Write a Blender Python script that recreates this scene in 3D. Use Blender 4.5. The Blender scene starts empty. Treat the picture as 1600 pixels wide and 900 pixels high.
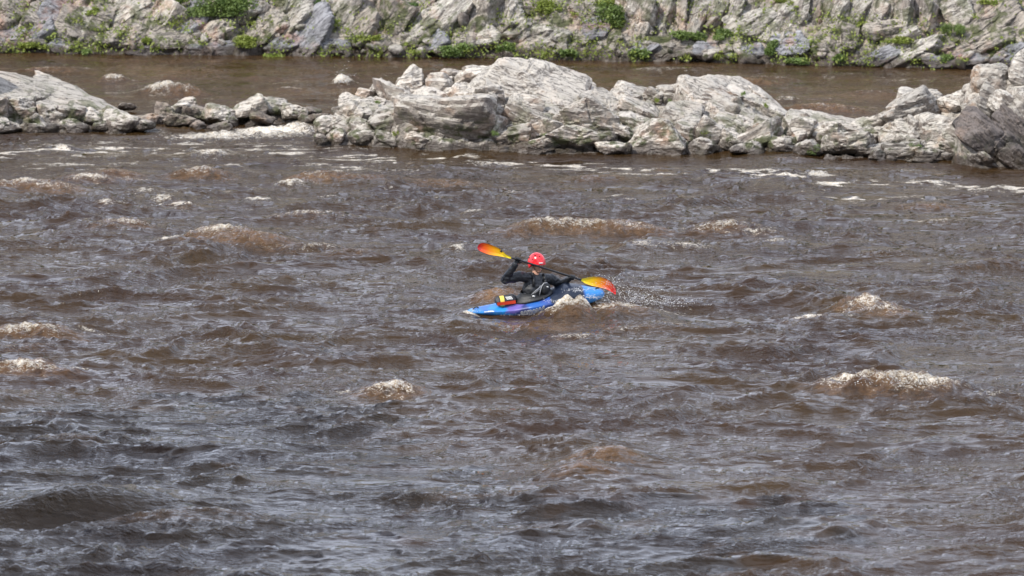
import bpy, bmesh, math, random
import numpy as np
from mathutils import Vector, Matrix
R = math.radians
S = bpy.context.scene
COL = S.collection
# ------------------------------------------------------------------ camera, world, sun, exposure
CAM_H, DEPR, F = 14.0, 8.65, 9000.0           # metres, degrees, focal length in 1600-px units
cam = bpy.data.cameras.new('camera'); camo = bpy.data.objects.new('camera', cam); COL.objects.link(camo)
camo.location = (0, 0, CAM_H); camo.rotation_euler = (R(90-DEPR), 0, 0)
cam.sensor_width = 36; cam.lens = 36*F/1600; cam.clip_start = 1; cam.clip_end = 3000
cam.dof.use_dof = True; cam.dof.focus_distance = 90.5; cam.dof.aperture_fstop = 2.7
S.camera = camo
S.render.resolution_x = 1024; S.render.resolution_y = 576
SUN_EL, SUN_AZ = 48.0, 230.0                   # azimuth clockwise from +Y (the view direction): from behind left
w = bpy.data.worlds.new('World'); S.world = w; w.use_nodes = True
nt = w.node_tree; nt.nodes.clear(); N = nt.nodes.new; L = nt.links.new
sky = N('ShaderNodeTexSky'); sky.sky_type = 'NISHITA'; sky.sun_disc = False
sky.sun_elevation = R(SUN_EL); sky.sun_rotation = R(SUN_AZ)
tc = N('ShaderNodeTexCoord'); mp = N('ShaderNodeMapping'); mp.inputs['Scale'].default_value = (2.2, 2.2, 5.5)
no = N('ShaderNodeTexNoise'); no.inputs['Scale'].default_value = 1.6; no.inputs['Detail'].default_value = 6
rp = N('ShaderNodeValToRGB'); rp.color_ramp.elements[0].position = .36; rp.color_ramp.elements[1].position = .56
mx = N('ShaderNodeMix'); mx.data_type = 'RGBA'; mx.inputs['B'].default_value = (14.6, 15.9, 19.4, 1)
bg = N('ShaderNodeBackground'); bg.inputs['Strength'].default_value = .1; ou = N('ShaderNodeOutputWorld')
L(tc.outputs['Generated'], mp.inputs['Vector']); L(mp.outputs[0], no.inputs['Vector']); L(no.outputs['Fac'], rp.inputs[0])
L(rp.outputs[0], mx.inputs['Factor']); L(sky.outputs[0], mx.inputs['A']); L(mx.outputs['Result'], bg.inputs['Color']); L(bg.outputs[0], ou.inputs[0])
sl = bpy.data.lights.new('sun', 'SUN'); sl.energy = 4.4; sl.angle = R(.5); sl.color = (1, .95, .87)
so = bpy.data.objects.new('sun', sl); COL.objects.link(so)
SDIR = Vector((math.sin(R(SUN_AZ))*math.cos(R(SUN_EL)), math.cos(R(SUN_AZ))*math.cos(R(SUN_EL)), math.sin(R(SUN_EL))))
so.rotation_euler = SDIR.to_track_quat('Z', 'Y').to_euler(); so.location = (0, 60, 60)
S.view_settings.view_transform = 'Standard'; S.view_settings.look = 'None'; S.view_settings.exposure = .12; S.view_settings.gamma = 1

# ------------------------------------------------------------------ helpers: photo pixel <-> place
ct, st = math.cos(R(DEPR)), math.sin(R(DEPR))
def ray(px, py):
    a, b = (px-800)/F, (450-py)/F
    return Vector((a, ct+b*st, -st+b*ct))
def ground(px, py, z=0.0):
    d = ray(px, py); t = (z-CAM_H)/d.z
    return Vector((d.x*t, d.y*t, z))
def at(px, py, Y):
    d = ray(px, py); t = Y/d.y
    return Vector((d.x*t, Y, CAM_H+d.z*t))
# ------------------------------------------------------------------ noise
_rs = np.random.RandomState(7)
PERM = _rs.permutation(256); PERM = np.concatenate([PERM, PERM, PERM])
_ang = _rs.rand(256)*2*np.pi; G2 = np.stack([np.cos(_ang), np.sin(_ang)], 1).astype(np.float32)
_g = _rs.normal(size=(256, 3)); G3 = (_g/np.linalg.norm(_g, axis=1)[:, None]).astype(np.float32)
def fade(t): return t*t*t*(t*(t*6-15)+10)
def pn2(x, y):
    xi = np.floor(x).astype(np.int32); yi = np.floor(y).astype(np.int32)
    xf = (x-xi).astype(np.float32); yf = (y-yi).astype(np.float32); xi &= 255; yi &= 255
    u, v = fade(xf), fade(yf)
    def g(a, b, fx, fy):
        h = G2[PERM[PERM[a]+b] & 255]; return h[..., 0]*fx+h[..., 1]*fy
    x1 = (xi+1) & 255; y1 = (yi+1) & 255
    n0 = g(xi, yi, xf, yf)*(1-u)+g(x1, yi, xf-1, yf)*u
    n1 = g(xi, y1, xf, yf-1)*(1-u)+g(x1, y1, xf-1, yf-1)*u
    return (n0*(1-v)+n1*v)*1.5
def pn3(p):
    i = np.floor(p).astype(np.int32); f = (p-i).astype(np.float32); i &= 255; u = fade(f); j = (i+1) & 255
    def g(a, b, c, fx, fy, fz):
        h = G3[PERM[PERM[PERM[a]+b]+c] & 255]; return h[:, 0]*fx+h[:, 1]*fy+h[:, 2]*fz
    X, Y, Z = f.T; ux, uy, uz = u.T
    def pl(c, cz):
        a = g(i[:, 0], i[:, 1], c, X, Y, cz)*(1-ux)+g(j[:, 0], i[:, 1], c, X-1, Y, cz)*ux
        b = g(i[:, 0], j[:, 1], c, X, Y-1, cz)*(1-ux)+g(j[:, 0], j[:, 1], c, X-1, Y-1, cz)*ux
        return a*(1-uy)+b*uy
    return (pl(i[:, 2], Z)*(1-uz)+pl(j[:, 2], Z-1)*uz)*1.5
def fbm3(p, o=4):
    s = 0; a = 1
    for k in range(o): s = s+a*pn3(p*2**k+k*17.3); a *= .5
    return s
def fbm2(x, y, o=4):
    s = 0; a = 1
    for k in range(o): s = s+a*pn2(x*2**k+k*31.7, y*2**k-k*11.1); a *= .5
    return s
# ------------------------------------------------------------------ objects
def tag(o, label=None, cat=None, group=None, kind=None):
    for k, v in (('label', label), ('category', cat), ('group', group), ('kind', kind)):
        if v: o[k] = v
    return o
def empty(name, loc=(0, 0, 0), label=None, cat=None, group=None):
    o = bpy.data.objects.new(name, None); COL.objects.link(o); o.location = loc; o.empty_display_size = .2
    return tag(o, label, cat, group)
def add(name, me, mat=None, parent=None, loc=None):
    o = bpy.data.objects.new(name, me); COL.objects.link(o)
    if mat and not me.materials: me.materials.append(mat)
    if parent: o.parent = parent
    if loc is not None: o.location = loc
    return o
def mesh_np(name, V, Fc, smooth=True):
    """V (n,3), Fc (m,k) with k constant"""
    me = bpy.data.meshes.new(name); V = np.asarray(V, np.float32); Fc = np.asarray(Fc, np.int32); m, k = Fc.shape
    me.vertices.add(len(V)); me.vertices.foreach_set('co', V.ravel())
    me.loops.add(m*k); me.loops.foreach_set('vertex_index', Fc.ravel())
    me.polygons.add(m); me.polygons.foreach_set('loop_start', np.arange(0, m*k, k, dtype=np.int32))
    me.polygons.foreach_set('use_smooth', np.full(m, smooth))
    me.update(calc_edges=True); return me
def grid_faces(nr, nc):
    i = np.arange(nr*nc).reshape(nr, nc)
    return np.stack([i[:-1, :-1].ravel(), i[:-1, 1:].ravel(), i[1:, 1:].ravel(), i[1:, :-1].ravel()], 1)
def attr(me, name, vals):
    a = me.attributes.new(name, 'FLOAT', 'POINT'); a.data.foreach_set('value', np.asarray(vals, np.float32).ravel())
# ------------------------------------------------------------------ materials
class NT:
    def __init__(s, name):
        s.m = bpy.data.materials.new(name); s.m.use_nodes = True; s.t = s.m.node_tree; s.t.nodes.clear()
        s.out = s.t.nodes.new('ShaderNodeOutputMaterial')
    def n(s, t, **kw):
        o = s.t.nodes.new('ShaderNode'+t)
        for k, v in kw.items():
            if hasattr(o, k): setattr(o, k, v)
        return o
    def l(s, a, b): s.t.links.new(a, b)
    def bsdf(s, col=(.5, .5, .5), rough=.6, **kw):
        b = s.n('BsdfPrincipled'); s.l(b.outputs[0], s.out.inputs[0])
        if hasattr(col, 'is_linked') or hasattr(col, 'links'): s.l(col, b.inputs['Base Color'])
        else: b.inputs['Base Color'].default_value = (*col, 1)
        if hasattr(rough, 'links'): s.l(rough, b.inputs['Roughness'])
        else: b.inputs['Roughness'].default_value = rough
        for k, v in kw.items(): b.inputs[k.replace('_', ' ')].default_value = v
        s.b = b; return b
    def mapping(s, vec, scale=(1, 1, 1), rot=(0, 0, 0)):
        m = s.n('Mapping'); m.inputs['Scale'].default_value = scale; m.inputs['Rotation'].default_value = rot; s.l(vec, m.inputs[0]); return m.outputs[0]
    def noise(s, vec, scale, detail=4, rough=.55, dist=0, out='Fac'):
        n = s.n('TexNoise'); n.inputs['Scale'].default_value = scale; n.inputs['Detail'].default_value = detail
        n.inputs['Roughness'].default_value = rough; n.inputs['Distortion'].default_value = dist
        if vec is not None: s.l(vec, n.inputs['Vector'])
        return n.outputs[out]
    def ramp(s, fac, stops):
        r = s.n('ValToRGB'); e = r.color_ramp.elements
        while len(e) < len(stops): e.new(.5)
        for k, (p, c) in enumerate(stops):
            e[k].position = p; e[k].color = (c, c, c, 1) if not hasattr(c, '__len__') else (*c, 1)
        s.l(fac, r.inputs[0]); return r.outputs[0]
    def mix(s, fac, a, b, mode='MIX'):
        m = s.n('Mix'); m.data_type = 'RGBA'; m.blend_type = mode
        for nm, v in (('Factor', fac), ('A', a), ('B', b)):
            if hasattr(v, 'links'): s.l(v, m.inputs[nm])
            else: m.inputs[nm].default_value = v if nm == 'Factor' else (*v, 1)
        return m.outputs['Result']
    def math(s, op, a, b=0.0, clamp=False):
        m = s.n('Math'); m.operation = op; m.use_clamp = clamp
        for k, v in enumerate((a, b)):
            if hasattr(v, 'links'): s.l(v, m.inputs[k])
            else: m.inputs[k].default_value = v
        return m.outputs[0]
    def bump(s, h, strength=.5, dist=.02, normal=None):
        b = s.n('Bump'); b.inputs['Strength'].default_value = strength; b.inputs['Distance'].default_value = dist
        s.l(h, b.inputs['Height'])
        if normal is not None: s.l(normal, b.inputs['Normal'])
        return b.outputs[0]
    def attr(s, name):
        a = s.n('Attribute'); a.attribute_name = name; return a.outputs['Fac']

def water_material():
    t = NT('river_water'); pos = t.n('NewGeometry').outputs['Position']
    foam, amber = t.attr('foam'), t.attr('amber')
    p1 = t.mapping(pos, (1.0, 1.6, 1.0))
    f1 = t.noise(p1, 9, 5, .65); f2 = t.noise(p1, 34, 3, .6)
    fn = t.math('ADD', t.math('MULTIPLY', f1, .65), t.math('MULTIPLY', f2, .35))
    # foam coverage: attribute pushes a noise threshold
    lace = t.noise(p1, 17, 4, .7, 1.2)
    fn = t.math('ADD', t.math('MULTIPLY', fn, .6), t.math('MULTIPLY', lace, .4))
    fn = t.math('ADD', t.math('MULTIPLY', t.math('SUBTRACT', fn, .5), 1.7), .47)
    cov = t.math('ADD', t.math('MULTIPLY', foam, .445), t.math('SUBTRACT', fn, .745))
    cov = t.ramp(cov, [(.0, 0), (.06, .25), (.18, .65), (.36, .95)])
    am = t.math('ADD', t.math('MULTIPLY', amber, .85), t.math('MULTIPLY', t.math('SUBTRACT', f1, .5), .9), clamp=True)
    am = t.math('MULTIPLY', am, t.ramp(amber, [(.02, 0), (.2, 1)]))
    big = t.noise(t.mapping(pos, (.35, .5, 1)), 1, 3)
    brown = t.mix(t.ramp(big, [(.35, 0), (.65, 1)]), (.028, .0145, .0070), (.038, .0215, .0065))
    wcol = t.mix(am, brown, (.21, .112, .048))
    fcol = t.mix(t.ramp(f2, [(.35, 0), (.6, 1)]), (.50, .38, .22), (.82, .79, .72))
    col = t.mix(cov, wcol, fcol)
    rough = t.math('ADD', t.math('MULTIPLY', cov, .5), .045)
    b = t.bsdf(col, rough, IOR=1.33)
    r1 = t.noise(t.mapping(pos, (1, 1.7, 1), (0, 0, .25)), 5.5, 3, .6, .8)
    r2 = t.noise(t.mapping(pos, (1, 2.0, 1), (0, 0, -.2)), 16, 3, .6, .6)
    h = t.math('ADD', t.math('MULTIPLY', r1, .055), t.math('MULTIPLY', r2, .011))
    r3 = t.noise(t.mapping(pos, (1, 1.3, 1)), 45, 2, .5)
    h = t.math('ADD', h, t.math('MULTIPLY', r3, .0018))
    h = t.math('ADD', h, t.math('MULTIPLY', t.math('MULTIPLY', fn, cov), .03))
    slick = t.ramp(t.noise(t.mapping(pos, (.28, .8, 1), (0, 0, .12)), 1.3, 4, .6), [(.40, .10), (.60, 1.25)])
    h = t.math('MULTIPLY', h, t.math('ADD', slick, t.math('MULTIPLY', amber, .8)))
    t.l(t.bump(h, 1.0, 1.0), b.inputs['Normal'])
    return t.m

def rock_material(name, pale, mid, dark, rust, rust_amt=.5, wet=.14, mossy=.5, strat=7.0, topw=.5, mz=.62):
    t = NT(name); g = t.n('NewGeometry'); pos = g.outputs['Position']
    oc = t.n('TexCoord').outputs['Object']; oi = t.n('ObjectInfo').outputs['Random']
    lay = t.noise(t.mapping(oc, (.8, strat*.55, strat)), 1.6, 6, .65, .35)
    blot = t.noise(pos, 2.6, 5, .6, .4)
    fine = t.noise(pos, 22, 4, .65)
    c = t.mix(t.ramp(lay, [(.36, 0), (.62, 1)]), mid, tuple((a*.55+b*.45) for a, b in zip(pale, mid)))
    c = t.mix(t.math('MULTIPLY', t.ramp(blot, [(.42, 0), (.60, 1)]), .85), c, dark)
    c = t.mix(t.math('MULTIPLY', t.ramp(t.noise(pos, 1.7, 4, .55), [(.53, 0), (.68, 1)]), rust_amt), c, rust)
    # bleached, lichen-covered weather side (up-facing) against the browner flanks
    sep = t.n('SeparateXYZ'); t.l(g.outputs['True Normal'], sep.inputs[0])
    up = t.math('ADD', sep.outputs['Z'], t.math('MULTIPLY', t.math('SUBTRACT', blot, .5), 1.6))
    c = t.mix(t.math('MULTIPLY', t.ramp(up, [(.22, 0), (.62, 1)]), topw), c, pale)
    c = t.mix(t.math('MULTIPLY', t.ramp(fine, [(.3, 1), (.52, 0)]), .35), c, dark)
    c = t.mix(t.math('MULTIPLY', t.ramp(t.noise(pos, 9, 5, .7), [(.6, 0), (.7, 1)]), .5), c, tuple(min(1, v*1.25) for v in pale))
    # thin dark joints between the layers
    crk = t.ramp(t.noise(t.mapping(oc, (.5, strat*.45, strat*.9)), 2.3, 5, .6, .5), [(.478, 0), (.5, 1), (.522, 0)])
    c = t.mix(t.math('MULTIPLY', crk, .8), c, tuple(v*.35 for v in dark))
    vv = t.math('MULTIPLY', t.math('ADD', t.math('MULTIPLY', oi, .42), .74), 1.0)
    hs = t.n('HueSaturation'); t.l(vv, hs.inputs['Value']); t.l(c, hs.inputs['Color']); c = hs.outputs[0]
    sp = t.n('SeparateXYZ'); t.l(pos, sp.inputs[0])
    zz = t.math('ADD', sp.outputs['Z'], t.math('MULTIPLY', t.math('SUBTRACT', t.noise(pos, 4, 4, .6), .5), .42))
    ms = t.math('MULTIPLY', t.ramp(t.noise(pos, 3.3, 5, .65), [(.50, 0), (.58, 1)]), t.ramp(zz, [(.12, 1), (min(mz, 1), 0 if mz < 1 else .8)]))
    c = t.mix(t.math('MULTIPLY', ms, mossy), c, (.055, .065, .015))
    wt = t.ramp(zz, [(max(wet-.04, 0), 1), (wet+.05, 0)])
    c = t.mix(t.math('MULTIPLY', wt, .88), c, (.055, .040, .030))
    rough = t.math('SUBTRACT', .85, t.math('MULTIPLY', wt, .5))
    b = t.bsdf(c, rough)
    hh = t.math('ADD', t.math('MULTIPLY', lay, .05), t.math('MULTIPLY', fine, .018))
    hh = t.math('SUBTRACT', hh, t.math('MULTIPLY', crk, .012))
    t.l(t.bump(hh, .9, 1.0), b.inputs['Normal'])
    return t.m

def leaf_material(name, a, b_):
    t = NT(name); pos = t.n('NewGeometry').outputs['Position']
    c = t.mix(t.ramp(t.noise(pos, 5, 3), [(.35, 0), (.65, 1)]), a, b_)
    c = t.mix(t.math('MULTIPLY', t.noise(pos, 60, 1), .4), c, tuple(v*1.6 for v in b_))
    b = t.bsdf(c, .55); b.inputs['Subsurface Weight'].default_value = 0
    tr = t.n('BsdfTranslucent'); t.l(c, tr.inputs[0]); ms = t.n('MixShader'); ms.inputs[0].default_value = .3
    t.l(b.outputs[0], ms.inputs[1]); t.l(tr.outputs[0], ms.inputs[2]); t.l(ms.outputs[0], t.out.inputs[0])
    return t.m
def plain(name, col, rough=.5, bumpy=0, scale=60, var=.15, **kw):
    t = NT(name); pos = t.n('TexCoord').outputs['Object']; n = t.noise(pos, scale, 3)
    c = t.mix(t.math('MULTIPLY', n, var*2), col, tuple(v*.55 for v in col))
    b = t.bsdf(c, rough, **kw)
    if bumpy: t.l(t.bump(n, .8, bumpy), b.inputs['Normal'])
    return t.m
M_WATER = water_material()
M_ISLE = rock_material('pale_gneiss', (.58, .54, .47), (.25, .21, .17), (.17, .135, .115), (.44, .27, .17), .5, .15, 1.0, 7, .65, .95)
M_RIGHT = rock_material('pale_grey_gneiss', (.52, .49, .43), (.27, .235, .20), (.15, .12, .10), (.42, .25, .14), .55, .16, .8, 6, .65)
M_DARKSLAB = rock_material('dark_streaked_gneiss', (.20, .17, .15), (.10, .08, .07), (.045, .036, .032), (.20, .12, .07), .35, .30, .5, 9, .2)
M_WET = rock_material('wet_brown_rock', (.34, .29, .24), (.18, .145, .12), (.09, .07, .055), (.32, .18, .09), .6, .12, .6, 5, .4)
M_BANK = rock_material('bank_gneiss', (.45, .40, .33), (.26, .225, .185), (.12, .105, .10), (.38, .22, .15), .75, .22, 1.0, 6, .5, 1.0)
M_LEAF = leaf_material('bright_leaves', (.09, .145, .035), (.17, .23, .06))
M_LEAF2 = leaf_material('yellowish_leaves', (.17, .23, .035), (.22, .25, .05))
M_LEAFD = leaf_material('dark_leaves', (.035, .075, .018), (.07, .12, .025))
M_BARK = plain('bark', (.12, .09, .06), .9, .02, 20)
M_MOSS = plain('bank_turf', (.10, .12, .035), .9, .05, 9, .3)
M_BED = plain('river_bed_gravel', (.10, .075, .05), .9, .05, 3, .3)

# ------------------------------------------------------------------ the river surface
BANK_PX = [0, 600, 1000, 1300, 1600]; BANK_PY = [82, 88, 95, 102, 110]
BANK_X = [ground(px, py).x for px, py in zip(BANK_PX, BANK_PY)]
BANK_Y = [ground(px, py).y for px, py in zip(BANK_PX, BANK_PY)]
def bank_y(x): return np.interp(x, BANK_X, BANK_Y)

# breaking waves: photo pixel, half width px, height m, foam, amber
WAVES = [
 (1325,600,42,.13,1.0,.6),(1395,602,50,.20,.95,.9),(1448,606,42,.17,1.1,.6),(1560,614,55,.05,.62,.1),(1300,606,20,.06,.6,.6),
 (612,606,38,.14,.92,.7),(600,553,60,.12,.0,.1),(250,806,70,.10,.50,.55),(330,800,60,.07,.3,.5),
 (945,712,45,.16,.25,.7),(915,736,48,.17,.05,.45),(655,768,52,.08,.55,.2),(800,640,60,.10,.05,.1),
 (40,576,48,.15,.95,.9),(45,512,52,.13,.95,.8),(40,535,50,.06,.5,.3),
 (1355,484,30,.22,1.0,.9),(1385,490,30,.12,.7,.7),(1262,497,34,.09,.9,.4),
 (900,352,75,.17,.85,.8),(850,352,30,.12,.8,.9),(985,354,45,.10,.65,.7),(1130,354,38,.14,.9,.6),(1180,358,38,.10,.7,.3),(1215,368,25,.05,.7,.1),
 (1080,380,30,.07,.85,.2),(1005,380,24,.07,.85,.2),(345,368,42,.20,.9,.9),(395,375,48,.19,.5,.8),(500,382,40,.14,.75,.3),(555,390,35,.08,.5,.3),
 (200,348,34,.12,.85,.6),(170,352,34,.10,.5,.3),(475,332,38,.13,.8,.4),(555,335,45,.06,.55,.2),(255,310,18,.12,1.0,.2),(285,318,18,.10,1.0,.4),
 (165,316,12,.10,.95,.3),(403,311,20,.08,1.0,.0),(265,368,22,.05,.95,.0),(308,268,28,.14,.9,.9),(340,270,24,.10,.4,.5),(140,273,36,.09,.85,.5),(185,268,26,.09,.6,.9),
 (35,288,40,.15,.9,.8),(80,293,36,.12,.7,.7),(455,283,22,.10,1.0,.2),(495,276,34,.15,.7,.9),(560,277,40,.10,.5,.5),(700,284,50,.08,.2,.5),
 (225,292,26,.05,.8,.0),(740,325,18,.05,.95,.1),(720,378,18,.05,.95,.0),(935,274,40,.10,.4,.4),(870,298,40,.10,.35,.2),
 (905,519,42,.05,.8,.3),(985,508,50,.06,.6,.3),(1045,502,40,.05,.7,.3),(1500,343,25,.06,.6,.1),(1470,343,18,.05,.85,.3),(1380,388,34,.08,.45,.2),
 (1450,318,40,.07,.35,.5),(1560,408,55,.15,.1,.2),(1200,750,60,.12,.05,.1),(480,725,50,.09,.05,.1),(150,362,50,.10,.1,.1),
 (45,655,60,.10,.1,.2),(100,685,40,.11,.05,.5),(290,815,60,.08,.3,.2),(60,735,50,.08,.0,.0),(390,700,50,.09,.05,.1),(820,470,1,.0,0,0),
 (255,138,26,.17,1.25,.6),(288,141,26,.15,.7,.8),(178,119,16,.12,.95,.5),(75,105,34,.07,.6,.6),(128,104,22,.07,.5,.3),(535,127,14,.24,1.5,.4),
 (548,120,14,.15,.7,.3),(455,134,22,.06,.7,.2),(620,120,22,.04,.5,.0),(1165,124,40,.10,.45,.8),(1290,168,50,.13,.6,.8),(1230,152,20,.12,.75,.1),
 (1325,112,30,.05,.5,.1),(1030,103,50,.03,.5,.0),(1430,108,40,.03,.4,.0),(1190,117,22,.06,.65,.1),(1220,118,18,.05,.6,.0),(1360,140,30,.05,.6,.1),(1290,150,30,.05,.5,.0),
 (60,230,40,.03,.7,0),(330,237,24,.12,1.0,0),(180,240,50,.03,.7,0),(640,265,40,.05,.7,.1),(760,250,30,.04,.8,0),
 (1235,243,40,.05,.5,.2),(1420,262,40,.04,.45,0),
]
def build_river():
    def axis(a, b, step, out, ratio=1.22, s0=.08):
        c = list(np.arange(a, b+1e-6, step)); s = s0; x = a; lo = []
        while x > out[0]: s *= ratio; x -= s; lo.append(x)
        x = b; s = s0; hi = []
        while x < out[1]: s *= ratio; x += s; hi.append(x)
        return np.array(lo[::-1]+c+hi)
    xs = np.concatenate([axis(-8, 8, .029, (-8.1, 8.1))[1:-1], []])
    xs = np.concatenate([np.arange(-12, -8, .04), xs[(xs > -8.001) & (xs < 8.0)], np.arange(8, 12, .04)])
    tail = axis(0, 0, 1, (-70, 70), 1.22, .05)
    xs = np.concatenate([tail[tail < 0]-12, xs, tail[tail > 0]+12])
    ys = np.concatenate([np.arange(66, 96, .052), np.arange(96, 131, .075)])
    ft = []; y = 66; s = .1
    while y > 30: s = min(s*1.2, 2.5); y -= s; ft.append(y)
    ys = np.concatenate([ft[::-1], ys])
    X, Y = np.meshgrid(xs, ys); X = X.astype(np.float32); Y = Y.astype(np.float32)
    # calm map
    calm = np.interp(Y, [30, 66, 80, 92, 100, 106, 109, 112, 131], [1, 1, 1.05, 1.15, 1.2, .8, .45, .5, .40])
    calm = calm*(1-.25*np.clip((X-2)/6, 0, 1)*np.clip((Y-92)/8, 0, 1))
    wx = .55*pn2(X/2.6+3, Y/2.6)+.18*pn2(X/.8, Y/.8+9); wy = .55*pn2(X/2.6-7, Y/2.6+5)+.18*pn2(X/.8+4, Y/.8)
    ca, sa = math.cos(.18), math.sin(.18)
    U = (X+wx)*ca+(Y+wy)*sa; V = -(X+wx)*sa+(Y+wy)*ca
    def ridge(a, b, pw=1.4):
        return (1-np.minimum(np.abs(pn2(a, b))*1.55, 1))**pw
    Vs = V-.25*np.sin(V*1.0)
    r1 = ridge(U/3.0, Vs/1.2, 1.9); r2 = ridge(U/1.4+20, Vs/.56-8, 1.8); r3 = ridge(U/.62+7, Vs/.27+3, 1.5)
    r4 = ridge(X/.30+.5*wx+11+.3*pn2(X,Y), Y/.17+wy*2, 1.3)
    mod = .6+.8*np.clip(pn2(X/3.1+40, Y/4.0)+.5, 0, 1.2)
    sw = fbm2(X/3.5, Y/2.6+50, 2)
    h = (.06*sw+.058*r1+.044*r2*(.3+r1)+.028*r3*(.4+r2)+.010*r4*(.5+r3))*calm*mod
    h += .003*(1-np.abs(pn2(X/.15+wx*3, Y/.10)))*calm
    h -= .085*calm
    foam = np.zeros_like(h); amber = np.zeros_like(h)
    crest = r1*.6+r2*.6+r3*.35
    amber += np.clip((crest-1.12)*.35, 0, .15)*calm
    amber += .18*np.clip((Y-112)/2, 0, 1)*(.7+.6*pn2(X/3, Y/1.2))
    fl = pn2(X/.6+60, Y/.45)
    foam += np.clip((crest-1.16)*1.8, 0, .62)*np.clip(calm-.35, 0, 1)*np.clip(fl*5-.2, 0, 1)*np.interp(Y, [70, 84, 90, 104, 110], [.25, .5, 1, 1.1, .6])
    fn = fbm2(X/.22, Y/.16+70, 3); fn2 = pn2(X/.09, Y/.07+13); fn3 = pn2(X/.2+wx*2, Y/.12)
    for k, (px, py, hw, ht, fo, am) in enumerate(WAVES):
        if ht <= 0: continue
        c = ground(px, py+5); sx = hw/F*c.y/.8; rr = random.Random(k)
        tl = rr.uniform(-.22, .22); cv = rr.uniform(.1, .5); ht *= 1.05 if am > .45 else .75; sf = .18+ht*.9; sb = .35+ht*1.5
        i0, i1 = np.searchsorted(ys, [c.y-2.2, c.y+2.8]); j0, j1 = np.searchsorted(xs, [c.x-3.4*sx, c.x+3.4*sx])
        sl_ = (slice(i0, i1), slice(j0, j1)); x = X[sl_]-c.x; y = Y[sl_]-c.y
        u = x/sx; v = y-tl*x+cv*sx*.35*u*u+.10*fn[sl_]
        e = np.exp(-(u*u)**1.15*.75)
        pr = np.where(v < 0, np.exp(-(v/sf)**2), np.exp(-(v/sb)**2))
        lump = 1+.35*fn[sl_]*min(fo, 1)
        h[sl_] = np.maximum(h[sl_], h[sl_]*(1-.6*e*pr)+ht*e*pr*lump)
        h[sl_] += (.014*fn2[sl_]+.022*(1-np.abs(fn3[sl_])*2))*e*pr*min(fo+am*.4, 1)
        fm = np.where(v < 0, np.exp(-(v/(sf*1.15))**2), np.exp(-(v/(.10+.3*ht))**2))*np.exp(-u*u*.7)
        foam[sl_] = np.maximum(foam[sl_], fo*np.clip(fm*1.15-.38*np.maximum(-fn[sl_]-.1, 0)-.25*np.maximum(fn3[sl_], 0), 0, 1.1))
        sd = 1 if rr.random() < .7 else -1
        foam[sl_] = np.maximum(foam[sl_], min(fo, 1)*.95*np.exp(-((u-sd*1.5)/1.0)**2)*np.exp(-((y+.10*fn[sl_]-.05)/(.10+.1*ht))**2)*(.8+.5*fn3[sl_]))
        foam[sl_] = np.maximum(foam[sl_], min(fo, 1)*.66*np.exp(-(u/1.35)**2)*np.exp(-((v+.2)/.55)**2)*(.75+.5*fn3[sl_]))
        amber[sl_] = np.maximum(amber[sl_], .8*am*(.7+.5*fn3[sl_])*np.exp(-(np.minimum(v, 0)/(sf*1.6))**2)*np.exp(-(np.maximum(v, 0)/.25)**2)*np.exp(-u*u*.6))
    # white water below the ledge, drifting foam streaks behind and in front of the islands
    def patch(px, py, sxp, syp, amt, z=0, rough=0):
        nonlocal foam, h
        c = ground(px, py); q = ground(px, py+syp); sx = sxp/F*c.y; sy = abs(c.y-q.y)
        g = np.exp(-((X-c.x)/sx)**2-((Y-c.y)/sy)**2)
        foam = np.maximum(foam, amt*g); h += z*g+rough*g*(fn*.5+fn2*.3)
    patch(425, 207, 85, 11, 1.35, .04, .09); patch(340, 213, 100, 8, 1.15, .02, .06); patch(470, 198, 30, 12, 1.1, .08, .10)
    patch(300, 218, 50, 5, .75, 0, .03); patch(255, 205, 30, 6, .6)
    st_ = fbm2(X/1.3+.6*wx, Y/.5+wy, 3); st2 = fbm2(X/.5+5, Y/.2, 3)
    def band(pts, half, amt, th):
        nonlocal foam
        g = [ground(a, b) for a, b in pts]; gx = [p.x for p in g]; gy = [p.y for p in g]
        yc = np.interp(X, gx, gy, left=1e3, right=1e3)
        e = np.exp(-((Y-yc)/half)**2)
        foam = np.maximum(foam, 1.22*e*amt*np.clip((st_*.6+st2*.6+th)*2.2, 0, 1))
    band([(640, 240), (800, 252), (1000, 262), (1200, 275), (1330, 288)], .75, .98, .12)
    band([(930, 262), (1150, 268), (1400, 282), (1600, 292), (1700, 296)], .8, .95, .10)
    band([(1250, 300), (1350, 308), (1600, 300)], .5, .9, .05)
    band([(-40, 240), (200, 232), (400, 232), (620, 250)], 1.6, .85, .10)
    band([(-40, 262), (300, 256), (620, 262)], 1.4, .72, .0)
    band([(-40, 215), (150, 222), (300, 226)], .6, .8, .05)
    band([(200, 300), (600, 320), (1000, 300)], 3, .6, -.15)
    band([(400, 130), (900, 104), (1200, 112), (1500, 130)], 1.2, .55, -.05)
    band([(0, 130), (240, 150), (480, 160)], 1.0, .6, -.05)
    # the smooth pour-over at lower left, with its hollow
    c = ground(118, 796); u = (X-c.x-.25*(Y-c.y))/.95; v = Y-c.y-.25*(X-c.x)
    e = np.exp(-u*u); g = np.where(v > 0, np.exp(-(v/.9)**2), 1/(1+np.exp(-(v+.35)/.11)))
    cl = np.exp(-(u/1.15)**2-(v/.8)**2)
    h = h*(1-.85*cl)+e*g*.33*(1+.03*np.sin((X+.5*Y)*26))
    h -= .13*np.exp(-(u/1.2)**2-((v+.62)/.28)**2)
    # water heaped against the kayak
    K = at(838, 474, 89.6)
    d2 = ((X-K.x)/1.35)**2+((Y-K.y)/.6)**2
    h *= 1-.8*np.exp(-d2**2)
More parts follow.
